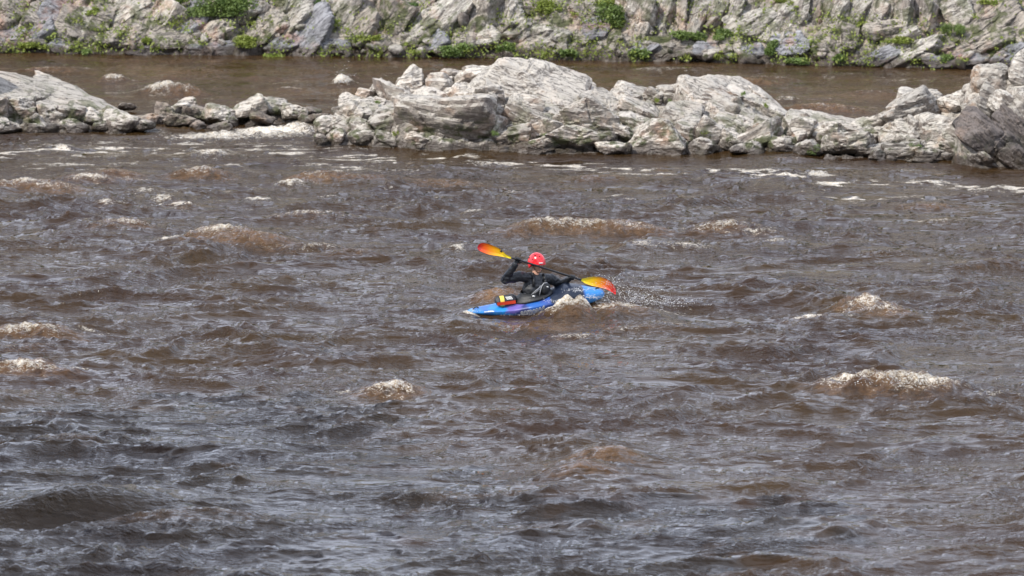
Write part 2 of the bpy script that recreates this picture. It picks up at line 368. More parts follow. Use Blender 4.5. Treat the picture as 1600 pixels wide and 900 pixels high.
    def bump(px, Yb, sx, sf, sb, ht, fo=0, am=0, pw=2):
        nonlocal h, foam, amber
        x0 = at(px, 470, Yb).x; u = (X-x0)/sx; v = Y-Yb
        e = np.exp(-np.abs(u)**pw)*np.where(v < 0, np.exp(-(v/sf)**2), np.exp(-(v/sb)**2))
        h = h+ht*e*(1+.30*fn+.12*fn3)
        fm = np.exp(-np.abs(u)**pw*.6)*np.where(v < 0, np.exp(-(v/(sf*.32))**2)+.45*np.exp(-(v/(sf*1.1))**2), 1)*(np.abs(v) < .6)
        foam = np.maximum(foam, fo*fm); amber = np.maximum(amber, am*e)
    gx = [at(a, 470, 89.2).x for a in (795, 835, 855, 875, 893, 906, 917, 930, 960, 1000)]
    prof = np.interp(X+.03*fn, gx, [0, .03, .12, .22, .30, .34, .24, .10, .09, 0]); yr_ = 89.22+.05*fn3; v = Y-yr_
    act = np.exp(-((Y-89.2)/.9)**4); cr = np.where(v < 0, np.exp(-(v/.48)**2), np.exp(-(v/.12)**2))
    h = h+prof*cr*(1+.30*fn+.12*fn3)*act
    foam = np.maximum(foam, np.clip(prof*6, 0, 1.25)*(np.where(v < 0, np.exp(-(v/.12)**2)+.52*np.exp(-(v/.45)**2), np.exp(-(v/.15)**2)))*act*(.85+.4*fn3))
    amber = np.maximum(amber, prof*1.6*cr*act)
    bump(965, 89.6, .55, .5, .5, .10, .8, .6); bump(922, 89.92, .26, .2, .3, .25, 1.2, .4)
    bump(775, 90.8, .35, .4, .7, .18, .4, .8); bump(780, 89.1, .7, .25, .25, -.07); bump(735, 89.25, .12, .12, .12, .03, 1.0)
    bump(1030, 89.6, .5, .2, .2, .05, .8); bump(840, 88.2, .8, .3, .6, .05, .2, .3)
    # the river goes flat and slides under the banks
    far = np.clip((Y-(bank_y(X)-1.2))/1.2, 0, 1)
    h = h*(1-.7*far)
    V3 = np.stack([X, Y, h], -1).reshape(-1, 3)
    me = mesh_np('river_water', V3, grid_faces(len(ys), len(xs))[:, ::1])
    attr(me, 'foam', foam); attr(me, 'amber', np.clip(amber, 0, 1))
    o = add('river_water', me, M_WATER); tag(o, kind='structure')
    return X, Y, h, xs, ys
RX, RY, RH, RXS, RYS = build_river()
def water_z(x, y):
    j = min(max(int(np.searchsorted(RXS, x)), 0), len(RXS)-1); i = min(max(int(np.searchsorted(RYS, y)), 0), len(RYS)-1)
    return float(RH[i, j])

# ------------------------------------------------------------------ rocks
ICO = {}
def ico(sub):
    if sub not in ICO:
        bm = bmesh.new(); bmesh.ops.create_icosphere(bm, subdivisions=sub, radius=1)
        bm.verts.ensure_lookup_table(); V = np.array([v.co[:] for v in bm.verts], np.float32)
        Fc = np.array([[v.index for v in f.verts] for f in bm.faces], np.int32); bm.free()
        ICO[sub] = (V/np.linalg.norm(V, axis=1)[:, None], Fc)
    return ICO[sub]
def rock_mesh(half, seed, kind='block', sub=4):
    """angular gneiss body: soft intersection of planes, split by joints, grooved along its layers (local z = layer normal)"""
    rs = np.random.RandomState(seed); D, Fc = ico(sub); half = np.asarray(half, np.float32)
    k = {'slab': 7, 'block': 11, 'round': 16}[kind]
    n = rs.normal(size=(k, 3)); n /= np.linalg.norm(n, axis=1)[:, None]
    d = np.linalg.norm(n*half, axis=1)*rs.uniform(.72, .98, k)
    ax = np.array([[1, 0, 0], [-1, 0, 0], [0, 1, 0], [0, -1, 0], [0, 0, 1], [0, 0, -1]], float)
    jit = {'slab': .10, 'block': .28, 'round': .4}[kind]
    ax = ax+rs.normal(size=ax.shape)*jit*np.where(half/half.max() < .5, .5, 1); ax /= np.linalg.norm(ax, axis=1)[:, None]
    da = np.abs(ax) @ half * {'slab': .93, 'block': .84, 'round': .86}[kind]*rs.uniform(.9, 1, 6)
    n = np.concatenate([n, ax]); d = np.concatenate([d, da]); p = {'slab': 26, 'block': 18, 'round': 7}[kind]
    s = np.maximum(D @ n.T, 0)/d; mxs = s.max(1); r = 1/(mxs*((s/mxs[:, None])**p).sum(1)**(1/p))
    V = D*r[:, None]; size = float(half.mean())
    off = rs.rand(3)*60
    # joints: cells shift in and out, with a groove between
    K = {'slab': 16, 'block': 13, 'round': 6}[kind]
    c = rs.uniform(-1, 1, (K, 3))*half*.95
    met = np.array([.75, .9, 2.0]) if kind == 'slab' else np.array([1, 1, 1.5])
    W = V+.10*size*np.stack([pn3(V/size*1.7+off), pn3(V/size*1.7+off+9), pn3(V/size*1.7+off+21)], 1)
    dd = np.sqrt((((W[:, None, :]-c[None])*met)**2).sum(2)); idx = dd.argmin(1); so_ = np.partition(dd, 1, axis=1)
    gap = so_[:, 1]-so_[:, 0]; shift = rs.uniform(-1, 1, K)*{'slab': .09, 'block': .11, 'round': .05}[kind]*size
    blend = np.clip(gap/(.05*size), 0, 1)
    disp = shift[idx]*blend-(.055*size)*np.exp(-(gap/(.035*size+.004))**2)
    disp += (.06 if kind == 'slab' else .09)*size*fbm3(V/size*1.3+off, 3)
    # layer ledges
    q = V[:, 2]/size*5.5+1.2*pn3(V/size*1.1+off+5); fr = q-np.floor(q)
    lv = np.array(rs.uniform(-1, 1, 64))[np.floor(q).astype(int) % 64]
    disp += {'slab': .035, 'block': .03, 'round': .012}[kind]*size*lv*np.clip(fr*7, 0, 1)*np.clip((1-fr)*7, 0, 1)
    fq = V*np.array([1, 1, 2.6])*4.2+off
    rg = 1-np.abs(pn3(fq))*2
    disp += .020*(1 if size > .2 else size/.2)*(rg+.6*(1-np.abs(pn3(fq*2.3+3))*2)-1)
    disp += .006*pn3(V*24+off)*min(1, size/.15)
    V = V+D*disp[:, None]
    me = mesh_np('rock', V, Fc, smooth=False if sub >= 4 else True)
    return me
def rock(spec, parent, mat, seed, name=None, label=None, cat=None, group=None, z0=None):
    px, py, wp, hp, Y, dep, tilt = spec[:7]; kind = spec[7] if len(spec) > 7 else 'block'
    c = at(px, py, Y); m = Y/F/.985
    rr = random.Random(seed); lean = spec[8] if len(spec) > 8 else rr.uniform(5, 22)
    if kind == 'slab' and lean >= 18 and lean < 39:           # slab whose upper face tips towards the viewer
        hz = max(hp*m-dep*math.sin(R(lean)), .38*hp*m); lean = -lean
    else: hz = hp*m
    half = (wp*m/2, dep/2, hz/2)
    size = max(half); sub = 5 if size > .55 else (4 if size > .17 else 3)
    me = rock_mesh(half, seed, kind, sub)
    nm = name or {'slab': 'rock_slab', 'block': 'rock_block', 'round': 'boulder'}[kind]
    o = add(nm, me, mat, parent)
    yaw = rr.uniform(-18, 18) if kind != 'slab' else rr.uniform(-8, 8)
    Rm = Matrix.Rotation(R(tilt), 4, 'Y') @ Matrix.Rotation(R(yaw), 4, 'Z') @ Matrix.Rotation(R(-lean), 4, 'X')
    o.rotation_euler = Rm.to_euler(); o.location = c-(parent.location if parent else Vector())
    if label: tag(o, label, cat, group)
    return o, c, half
STONES = []
def stone_meshes():
    for k in range(9):
        rs = random.Random(k)
        me = rock_mesh((.5, .42*rs.uniform(.8, 1.1), .33*rs.uniform(.8, 1.2)), 900+k, 'round' if k % 2 else 'block', 3)
        STONES.append(me)
stone_meshes()
def outcrop(root, specs, mat, seed, base_mat, n_stones, xr, yr, base_drop=.05, spread=1.1, mats=None):
    """rocks of one outcrop, the joined-up bedrock core between them, and small stones lying in the gaps"""
    made = []
    for i, s in enumerate(specs):
        mm = (mats or {}).get(i, mat); made.append(rock(s, root, mm, seed+i))
    xs = np.arange(xr[0], xr[1], .045); ys = np.arange(yr[0], yr[1], .06); X, Y = np.meshgrid(xs, ys)
    H = np.full(X.shape, -.6)
    wob = .25*pn2(X*1.3+seed, Y*1.3); wob2 = .25*pn2(X*1.3, Y*1.3+seed)
    for (o, c, hf), s in zip(made, specs):
        T = math.tan(R(s[6])); a = max(hf[0]*math.cos(R(s[6])), .05)*spread; b = hf[1]*spread*1.1
        x = X+wob*.6-c.x; y = Y+wob2*.6-c.y; q = 1-(x/a)**2-(y/b)**2
        top = c.z-np.clip(x*T, -a, a)*.9+hf[2]*.30*np.sqrt(np.maximum(q, 0))-base_drop-.14-hf[2]*.25
        H = np.where(q > 0, np.maximum(H, top), H)
    for _ in range(2):
        Hs = H.copy(); Hs[1:-1, 1:-1] = (H[:-2, 1:-1]+H[2:, 1:-1]+H[1:-1, :-2]+H[1:-1, 2:]+H[1:-1, 1:-1]*2)/6; H = Hs
    H += .07*(1-np.abs(pn2(X*3+seed, Y*3))*2)+.05*pn2(X*7, Y*7+seed)+.02*pn2(X*17, Y*17)
    H = np.minimum(H, -.6+(Y-yr[0])*2.2)
    V = np.stack([X-root.location.x, Y-root.location.y, H-root.location.z], -1).reshape(-1, 3)
    add('bedrock', mesh_np('bedrock', V, grid_faces(len(ys), len(xs)), False), base_mat, root)
    rs = random.Random(seed+5); n = 0; tries = 0
    while n < n_stones and tries < n_stones*30:
        tries += 1; x = rs.uniform(xr[0], xr[1]); y = rs.uniform(yr[0], yr[1])
        i = int((y-yr[0])/.06); j = int((x-xr[0])/.045)
        if not (0 <= i < len(ys) and 0 <= j < len(xs)): continue
        z = H[i, j]
        if z < -.08: continue
        o = add('stone', rs.choice(STONES), None, root)
        if not o.data.materials: o.data.materials.append(mat)
        s = rs.choice([.08, .12, .16, .2, .28, .36])*rs.uniform(.8, 1.25)
        o.scale = (s*rs.uniform(.9, 1.5), s, s); o.location = Vector((x, y, z+s*.08))-root.location
        o.rotation_euler = (rs.uniform(-.5, .5), rs.uniform(-.6, .6), rs.uniform(0, 6.28)); n += 1
    return made
ISLAND = [
 # px, py, w, h, Y, depth, tilt, kind
 (818,150,215,92,111.6,2.0,19,'slab',30), (905,156,90,34,111.7,1.2,26,'slab',28), (748,160,96,52,110.9,1.0,8,'block',0), (790,112,56,34,112.4,1.0,12,'block'),
 (742,128,74,44,112.3,1.1,-8,'block'), (870,150,120,44,111.9,1.2,26,'slab',25), (800,140,110,60,111.8,1.2,24,'slab',30),
 (598,144,54,34,112.2,.7,-15,'block'), (640,140,64,32,112.4,.8,-8,'block'), (686,136,62,36,112.4,.8,5,'block'), (709,120,36,22,112.7,.5,0,'round'),
 (572,152,32,26,112,.5,0,'block'), (625,160,66,34,111.6,.7,8,'block'), (672,160,72,38,111.5,.8,6,'block'), (708,155,46,36,111.6,.6,10,'block'),
 (548,166,44,26,111.6,.6,-20,'block'), (560,184,66,44,111,.8,-12,'block'), (596,170,60,30,111.3,.7,0,'block'), (533,175,30,26,111.3,.5,0,'round'),
 (540,190,46,36,110.9,.5,20,'block'), (700,196,176,82,110.3,1.5,9,'block',14), (612,190,84,50,110.5,.9,-16,'block',5), (652,180,92,34,110.8,.9,4,'slab',20),
 (735,186,130,44,110.7,1.2,14,'slab',28), (640,206,64,44,110.2,.7,-24,'block'), (762,202,60,56,110.1,.8,16,'block'),
 (510,198,46,40,110.9,.6,-8,'round'), (528,212,34,30,110.5,.5,0,'round'), (563,202,52,30,110.6,.5,14,'round'), (572,216,74,26,110.3,.6,-4,'round'),
 (604,219,40,18,110.1,.4,4,'block'), (500,216,26,14,110.4,.4,0,'round'), (660,222,60,22,109.8,.5,2,'block'),
 (775,172,50,30,110.9,.6,-10,'block',20), (790,186,60,40,110.5,.7,0,'round'), (815,170,50,40,110.8,.6,18,'block'),
 (820,196,90,30,110.3,.7,24,'slab',15), (846,186,104,30,110.6,.8,18,'slab',22), (838,209,80,26,110.0,.6,-14,'slab',15), (800,216,76,26,109.8,.6,-10,'slab',12),
 (880,172,90,34,111.1,.9,16,'slab',28), (846,226,90,22,109.5,.6,-8,'slab',10),
 (908,158,100,36,111.9,.9,22,'slab',25), (935,168,90,30,111.5,.9,16,'slab',25), (912,140,60,22,112.4,.6,14,'block'), (985,152,84,32,112.1,.9,14,'slab',24),
 (950,178,70,30,111.1,.6,10,'block'), (912,198,118,50,110.2,1.0,6,'block',12), (896,222,120,26,109.6,.7,3,'slab',10),
 (866,206,50,40,110,.5,-14,'block'), (1004,172,88,24,111.2,.7,24,'slab',22), (992,190,66,26,110.7,.6,24,'slab',18), (968,208,60,26,110.1,.5,22,'slab',15),
 (1024,152,46,28,112,.6,20,'block'), (1052,146,56,30,112.2,.7,8,'block'), (1078,145,62,38,112.1,.9,14,'block'), (1098,160,60,40,111.7,.8,20,'block'),
 (1146,160,184,46,111.7,1.5,27,'slab',30), (1180,156,130,26,112.1,1.0,31,'slab',26), (1108,176,92,28,111.2,.8,27,'slab',22),
 (1060,187,72,42,110.7,.8,18,'slab',20), (1024,202,50,30,110.3,.6,0,'round'), (1157,196,96,30,110.8,.8,27,'slab',22), (1078,202,46,20,110.3,.5,4,'block'),
 (1028,226,116,38,109.5,.9,-6,'block',14), (1082,214,56,34,109.9,.6,12,'block'), (1112,214,60,36,109.8,.7,-5,'round'), (1094,232,60,20,109.4,.5,4,'block'),
 (1140,220,40,34,109.6,.5,24,'block'), (1190,214,86,34,109.7,.7,-32,'slab',15), (1168,234,60,14,109.2,.5,0,'block'), (980,233,26,12,109.2,.3,0,'round'),
 (1222,226,60,34,109.4,.6,4,'round'), (1205,200,70,28,110.4,.7,10,'block'), (1246,214,44,34,109.8,.6,0,'block'), (955,232,60,16,109.3,.5,6,'block'),
 (1276,196,120,30,110.2,.6,17,'slab',20), (1252,200,60,34,110.2,.8,-12,'block'), (1300,216,76,32,109.8,.8,2,'block',10), (1330,208,40,26,110,.6,0,'block'),
 (1262,234,60,22,109,.5,4,'block'), (1368,200,56,24,110.2,.7,-10,'block'), (1345,202,44,24,110.2,.6,10,'block'), (1362,214,66,34,109.9,.7,6,'block'),
]
root = empty('rock_island', ground(900, 232), 'long pale broken rock island in midstream behind the kayaker', 'rock island')
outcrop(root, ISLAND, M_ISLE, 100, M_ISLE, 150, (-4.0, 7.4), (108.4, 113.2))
RIGHT = [
 (1424,178,92,66,109.7,1.0,-14,'block',8), (1440,162,90,42,110.2,1.0,0,'block'), (1464,204,88,64,109.0,.9,-6,'round',4), (1404,208,44,52,109.3,.6,12,'block'),
 (1490,164,50,36,109.8,.8,10,'block'), (1430,210,50,50,109.1,.6,24,'slab',8), (1500,215,50,44,108.8,.7,30,'slab',8),
 (1552,128,78,62,109.3,1.0,6,'round',8), (1592,120,44,66,109.1,.9,18,'round',8), (1524,152,56,40,109.5,.8,-28,'slab',10), (1556,160,70,44,109.1,.9,20,'slab',8),
 (1640,150,90,100,109.0,1.4,20,'block',8), (1540,182,90,28,108.7,.8,30,'block',10), (1580,178,100,40,108.5,1.0,44,'slab',10),
 (1600,214,150,36,108.1,.9,52,'slab',8), (1548,222,150,46,107.7,.9,50,'slab',6), (1522,214,90,26,107.9,.7,54,'slab',6), (1660,210,120,110,108.2,1.5,30,'block',8),
 (1585,250,60,40,107.3,.6,48,'slab',6), (1530,250,70,30,107.5,.6,44,'slab',6), (1600,176,70,30,108.2,.7,52,'slab',8),
 (1326,230,92,24,109.0,.8,-2,'slab',10), (1362,236,60,16,108.8,.6,-4,'slab',8), (1408,236,70,18,108.7,.6,2,'slab',8), (1440,232,60,18,108.8,.5,0,'block'),
 (1374,248,44,15,108.3,.4,4,'block'), (1432,245,110,14,108.3,.6,-2,'slab',8), (1392,250,22,12,108.1,.3,0,'round'), (1296,250,30,8,108.5,.3,0,'round'),(1490,248,60,14,108.2,.5,6,'block'),
]
root = empty('rock_outcrop', ground(1480, 255), 'jagged pale rocks with a dark slanting slab at the right edge', 'rock outcrop')
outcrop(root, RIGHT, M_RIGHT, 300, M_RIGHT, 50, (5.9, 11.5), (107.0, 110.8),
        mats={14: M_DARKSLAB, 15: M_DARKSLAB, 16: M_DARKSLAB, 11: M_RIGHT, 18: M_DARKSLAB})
LEFT = [
 (50,164,330,66,113.9,2.0,15,'slab',26), (100,180,180,24,113.9,.8,14,'slab',20), (-5,138,130,40,114.7,1.0,22,'slab',20), (74,134,48,18,115.3,.7,8,'block'),
 (104,142,40,16,115.1,.6,10,'block'), (20,176,90,36,113.0,.9,4,'block',4), (-20,186,80,34,112.9,.9,0,'block',4), (82,180,64,30,113.1,.8,4,'block',6),
 (58,188,28,20,112.6,.4,10,'block'), (0,200,90,26,112.5,.8,2,'block',6), (60,200,70,18,112.6,.6,0,'block',6), (110,198,60,18,112.7,.6,4,'round',6), (158,200,40,12,112.7,.4,0,'round'), (108,178,60,28,113.1,.8,12,'round',10), (138,186,64,24,113.1,.7,6,'round'), (150,176,100,18,113.7,.9,18,'slab',26),
 (190,196,80,26,112.7,.8,4,'round'), (222,196,34,16,112.6,.4,10,'block'), (-70,150,120,60,114.0,1.5,8,'block',10), (180,184,60,14,113.3,.6,14,'block'),
]
root = empty('rock_outcrop', ground(60, 200), 'low smooth pale rock sloping down to the water at the left edge', 'rock outcrop')
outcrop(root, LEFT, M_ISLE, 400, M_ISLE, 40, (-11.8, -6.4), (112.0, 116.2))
LEDGE = [
 (196,168,40,6,115.8,.5,0,'round'), (240,187,70,12,113.8,.6,4,'block'), (284,169,44,15,114.4,.6,-10,'block'), (318,181,44,18,113.8,.6,10,'block'),
 (350,187,60,16,113.5,.6,-6,'round'), (282,191,56,10,113.3,.5,0,'block'), (345,202,46,12,112.7,.5,-10,'block'), (390,175,66,21,113.8,.8,-8,'block'),
 (366,181,50,16,113.8,.6,6,'round'), (430,167,62,19,114.1,.8,6,'round'), (462,177,46,18,113.7,.6,8,'block'), (486,173,34,10,113.9,.4,10,'block'),
 (300,181,40,13,113.8,.5,20,'block'), (262,181,40,10,114.0,.5,0,'block'), (412,187,50,12,113.4,.5,4,'block'), (310,197,36,10,113.0,.4,0,'round'), (498,183,40,10,113.4,.4,0,'block'),
]
root = empty('rock_ledge', ground(350, 195), 'low wet brown rocky ledge above the white rapid', 'rock ledge')
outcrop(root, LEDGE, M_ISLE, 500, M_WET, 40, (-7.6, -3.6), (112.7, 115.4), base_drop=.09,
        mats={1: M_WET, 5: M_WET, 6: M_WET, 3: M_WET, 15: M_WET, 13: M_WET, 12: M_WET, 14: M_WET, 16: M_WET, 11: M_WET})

# ------------------------------------------------------------------ leaves and plants
def leaf_mesh(name, center_r, n, leaf, seed, grass=.0, lobes=5):
    """n little leaf faces scattered through a lumpy crown, plus upright blades"""
    rs = np.random.RandomState(seed); rx, ry, rz = center_r
    lc = rs.uniform(-.6, .6, (lobes, 3))*np.array([rx, ry, rz*.6]); lc[:, 2] += rz*.5; lr = rs.uniform(.35, .6, lobes)
    k = rs.randint(0, lobes, n); d = rs.normal(size=(n, 3)); d /= np.linalg.norm(d, axis=1)[:, None]
    P = lc[k]+d*(lr[k]*rs.rand(n)**.4)[:, None]*np.array([rx, ry, rz]); P[:, 2] = np.abs(P[:, 2])
    a = rs.normal(size=(n, 3)); a[:, 2] = a[:, 2]*.5+grass; a /= np.linalg.norm(a, axis=1)[:, None]
    b = np.cross(a, rs.normal(size=(n, 3))); b /= np.linalg.norm(b, axis=1)[:, None]
    s = leaf*rs.uniform(.6, 1.4, n)[:, None]; wd = s*(.45 if grass < .5 else .14)
    if grass > .5: s = s*2.2
    V = np.stack([P-a*s*.5, P+b*wd*.6, P+a*s*.5, P-b*wd*.6], 1).reshape(-1, 3)
    return mesh_np(name, V, np.arange(n*4).reshape(n, 4), False)
BSL = math.tan(R(50))
def bank_point(px, py):
    """point of the bank's slope seen at a photo pixel"""
    d = ray(px, py); t = 100.
    for _ in range(60):
        p = Vector((0, 0, CAM_H))+d*t
        z = (p.y-float(bank_y(p.x)))*BSL
        t += (p.z-z)*.6/ (BSL+.2)
    return Vector((0, 0, CAM_H))+d*t
PLANTS = [
 # px, py, w, h, leaf material, label, category
 (342,10,105,42,'L','round bright green bush at the top of the far bank','bush'),
 (280,2,40,14,'L','low green bush left of the round bright bush on the far bank','bush'),
 (75,38,14,12,'D','small dark green tuft on the leftmost rocks of the far bank','plant'),
 (145,18,16,14,'Y','green tuft in a cleft above the leaning rock on the left of the far bank','plant'),
 (135,82,18,10,'L','green plant at the waterline below the dark cleft, left on the far bank','plant'),
 (230,62,14,12,'Y','yellow green tuft below the grey slab left of centre on the far bank','plant'),
 (390,66,46,22,'Y','patch of yellow green plants on rubble below the round bright bush','plant'),
 (495,3,14,10,'D','dark tuft at the top edge between two grey slabs of the far bank','plant'),
 (592,62,20,14,'Y','yellow flowering plant at the foot of the bank, left of the largest waterside plants','plant'),
 (720,78,54,26,'L','largest leafy plants at the waterline behind the peak of the rock island','plant'),
 (790,76,26,24,'L','leafy plant at the waterline just right of the largest waterside plants','plant'),
 (735,10,20,14,'D','green tuft growing from a ledge high above the largest waterside plants','plant'),
 (888,84,26,16,'L','plant at the waterline right of the rock island peak','plant'),
 (850,12,60,26,'Y','mossy green patch in rubble at the top of the far bank, right of centre','plant'),
 (965,24,50,50,'L','green bush beside the tall pale cliff slabs','bush'),
 (950,4,60,14,'Y','yellow green growth along the top of the far bank above the leafy bush','plant'),
 (1075,56,50,18,'L','row of green plants at the foot of the tall pale slabs','plant'),
 (1130,54,44,22,'L','green plants in the hollow right of the tall pale slabs','plant'),
 (1205,76,22,28,'L','plant hanging down the dark cleft on the right of the far bank','plant'),
 (1245,96,30,12,'L','low plant at the waterline below the dark cleft','plant'),
 (1308,90,26,16,'L','bright plant at the waterline right of the dark cleft','plant'),
 (1230,3,34,16,'Y','tuft at the top edge above the white leaning slabs','plant'),
 (1488,46,36,22,'L','long grass tuft under the overhanging slab, right on the far bank','grass tuft'),
 (1545,4,40,12,'Y','yellow green growth at the top right of the far bank','plant'),
 (1410,62,50,14,'Y','yellow green moss patch above the layered pale slab on the right','plant'),
 (1475,92,24,16,'L','low green plants at the waterline at the right of the far bank','plant'),
 (1000,84,30,16,'L','small plant among rubble at the waterline below the tall pale slabs','plant'),
 (640,6,30,10,'D','dark green plants on the top edge left of centre of the far bank','plant'),
 (60,72,50,12,'Y','low yellow green plants along the waterline at the far left of the far bank','plant'),
 (430,88,30,10,'Y','light green plants at the waterline below the round bright bush','plant'),
]
MATS = {'L': M_LEAF, 'Y': M_LEAF2, 'D': M_LEAFD}
for k, (px, py, wp, hp, mk, lab, cat) in enumerate(PLANTS):
    p = bank_point(px, py+hp*.35); m = p.y/F
    rx, rz = wp*m*.62, hp*m*.68
    n = int(220+wp*hp*.9)
    nm = {'bush': 'bush', 'plant': 'leafy_plant', 'grass tuft': 'grass_tuft'}[cat]
    o = add(nm, leaf_mesh(nm, (rx, max(.12, rx*.5), rz), n, .06, 700+k, .9 if 'grass' in cat else .1), MATS[mk])
    o.location = p+Vector((0, -.16, .02)); tag(o, lab, cat, 'plants growing on the far bank')
TUFTS = [(902,138,18,12,112.1,'green grass tuft below the crest of the rock island, largest on the island'),
 (690,160,8,12,111.2,'tiny green tuft in a crack on the left part of the rock island'),
 (715,164,34,12,110.35,'yellowish grass in the hollow beside the dark facet of the rock island'),
 (762,165,20,10,110.2,'pale grass tuft against the dark facet of the rock island'),
 (590,158,9,6,111,'small green tuft among the blocks at the left end of the rock island'),
 (1027,155,9,8,111.6,'green tuft behind a dark cube of rock, middle of the rock island'),
 (1048,158,9,8,111.5,'green tuft just right of the dark cube of rock, middle of the island'),
 (1161,145,8,7,111.4,'tiny tuft near the top of the large striped slab'),
 (1196,163,9,8,111.4,'tiny tuft on the right part of the large striped slab'),
 (856,212,14,9,109.4,'green moss tuft low on the rock island front beside the big square block'),
 (775,207,14,9,109.4,'green tuft low on the rock island front below the light boulder'),
 (1100,205,20,6,109.6,'green tuft between boulders on the front right of the rock island'),
 (1270,232,34,16,108.8,'bushy dark green plants at the waterline near the right end of the rock island'),
 (1430,226,22,9,108.4,'green tuft on the ledge below the pale round boulder'),
 (618,208,14,7,109.9,'green tuft at the foot of the front rocks, left part of the island'),
 (895,175,10,5,110.9,'small moss tuft above the big square block of the rock island')]
for k, (px, py, wp, hp, Y, lab) in enumerate(TUFTS):
    p = at(px, py+hp*.5, Y); m = Y/F
    o = add('grass_tuft', leaf_mesh('grass_tuft', (wp*m*.5, .1, hp*m*.8), 90+int(wp*5), .035, 800+k, .8, 4), M_LEAF2 if k % 3 == 2 else M_LEAF)
    o.location = p+Vector((0, -.05, 0)); tag(o, lab, 'grass tuft', 'grass tufts on the rock island')

# ------------------------------------------------------------------ ground, far bank
def build_bank():
    root = None
    xs = np.concatenate([np.arange(-60, -12.5, .8), np.arange(-12.5, 12.5, .04), np.arange(12.5, 60, .8)])
    vs = np.concatenate([np.arange(-1.0, 2.6, .045), np.arange(2.6, 6, .25)])
    X, T = np.meshgrid(xs, vs); Y0 = bank_y(X)
    lean = np.interp(X, [-11, -4, 2, 6, 9, 11], [-.9, -.8, -.35, -.2, -.7, -1.0])   # how the joints lean in the face
    s = X+lean*T                                                                     # across the joints
    Z = T*BSL
    n1 = fbm2(s*1.3, T*.35+3, 3); n2 = 1-np.abs(pn2(s*3.1+9, T*.8))*2; q = s*2.1+.6*pn2(X, T)
    lv = np.random.RandomState(3).uniform(-1, 1, 512)[(np.floor(q).astype(int)) % 512]; fr = q-np.floor(q)
    out = .16*n1+.05*n2+.14*lv*np.clip(fr*6, 0, 1)*np.clip((1-fr)*6, 0, 1)+.05*pn2(X*6, T*5)+.02*pn2(X*17, T*15)
    rub = np.exp(-(T/.45)**2)
    out = out*(1-.4*rub)+.10*rub*pn2(X*4+5, T*7)
    nrm = np.array([0, -math.sin(R(50)), math.cos(R(50))])
    Xo, Yo, Zo = X+0*out, Y0+T+nrm[1]*out, Z+nrm[2]*out
    me = mesh_np('rocky_bank', np.stack([Xo, Yo, Zo], -1).reshape(-1, 3), grid_faces(*X.shape), False)
    o = add('rocky_bank', me, M_BANK); tag(o, kind='structure'); return o
bank = build_bank()
rs = random.Random(11); cnt = 0
def bank_slab(px, py, wp, hp, tilt, kind, seed, dep=.5, proud=.08, mat=M_BANK, lean=40):
    p = bank_point(px, py)
    o, c, hf = rock((px, py, wp, hp, p.y-proud, dep, tilt, kind, lean), None, mat, seed)
    o.parent = bank; return o
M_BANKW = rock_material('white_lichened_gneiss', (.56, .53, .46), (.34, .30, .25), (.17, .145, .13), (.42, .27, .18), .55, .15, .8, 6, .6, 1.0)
M_BANKG = rock_material('blue_grey_gneiss', (.40, .40, .41), (.22, .215, .225), (.11, .105, .11), (.40, .20, .13), .8, .18, .5, 6, .3)
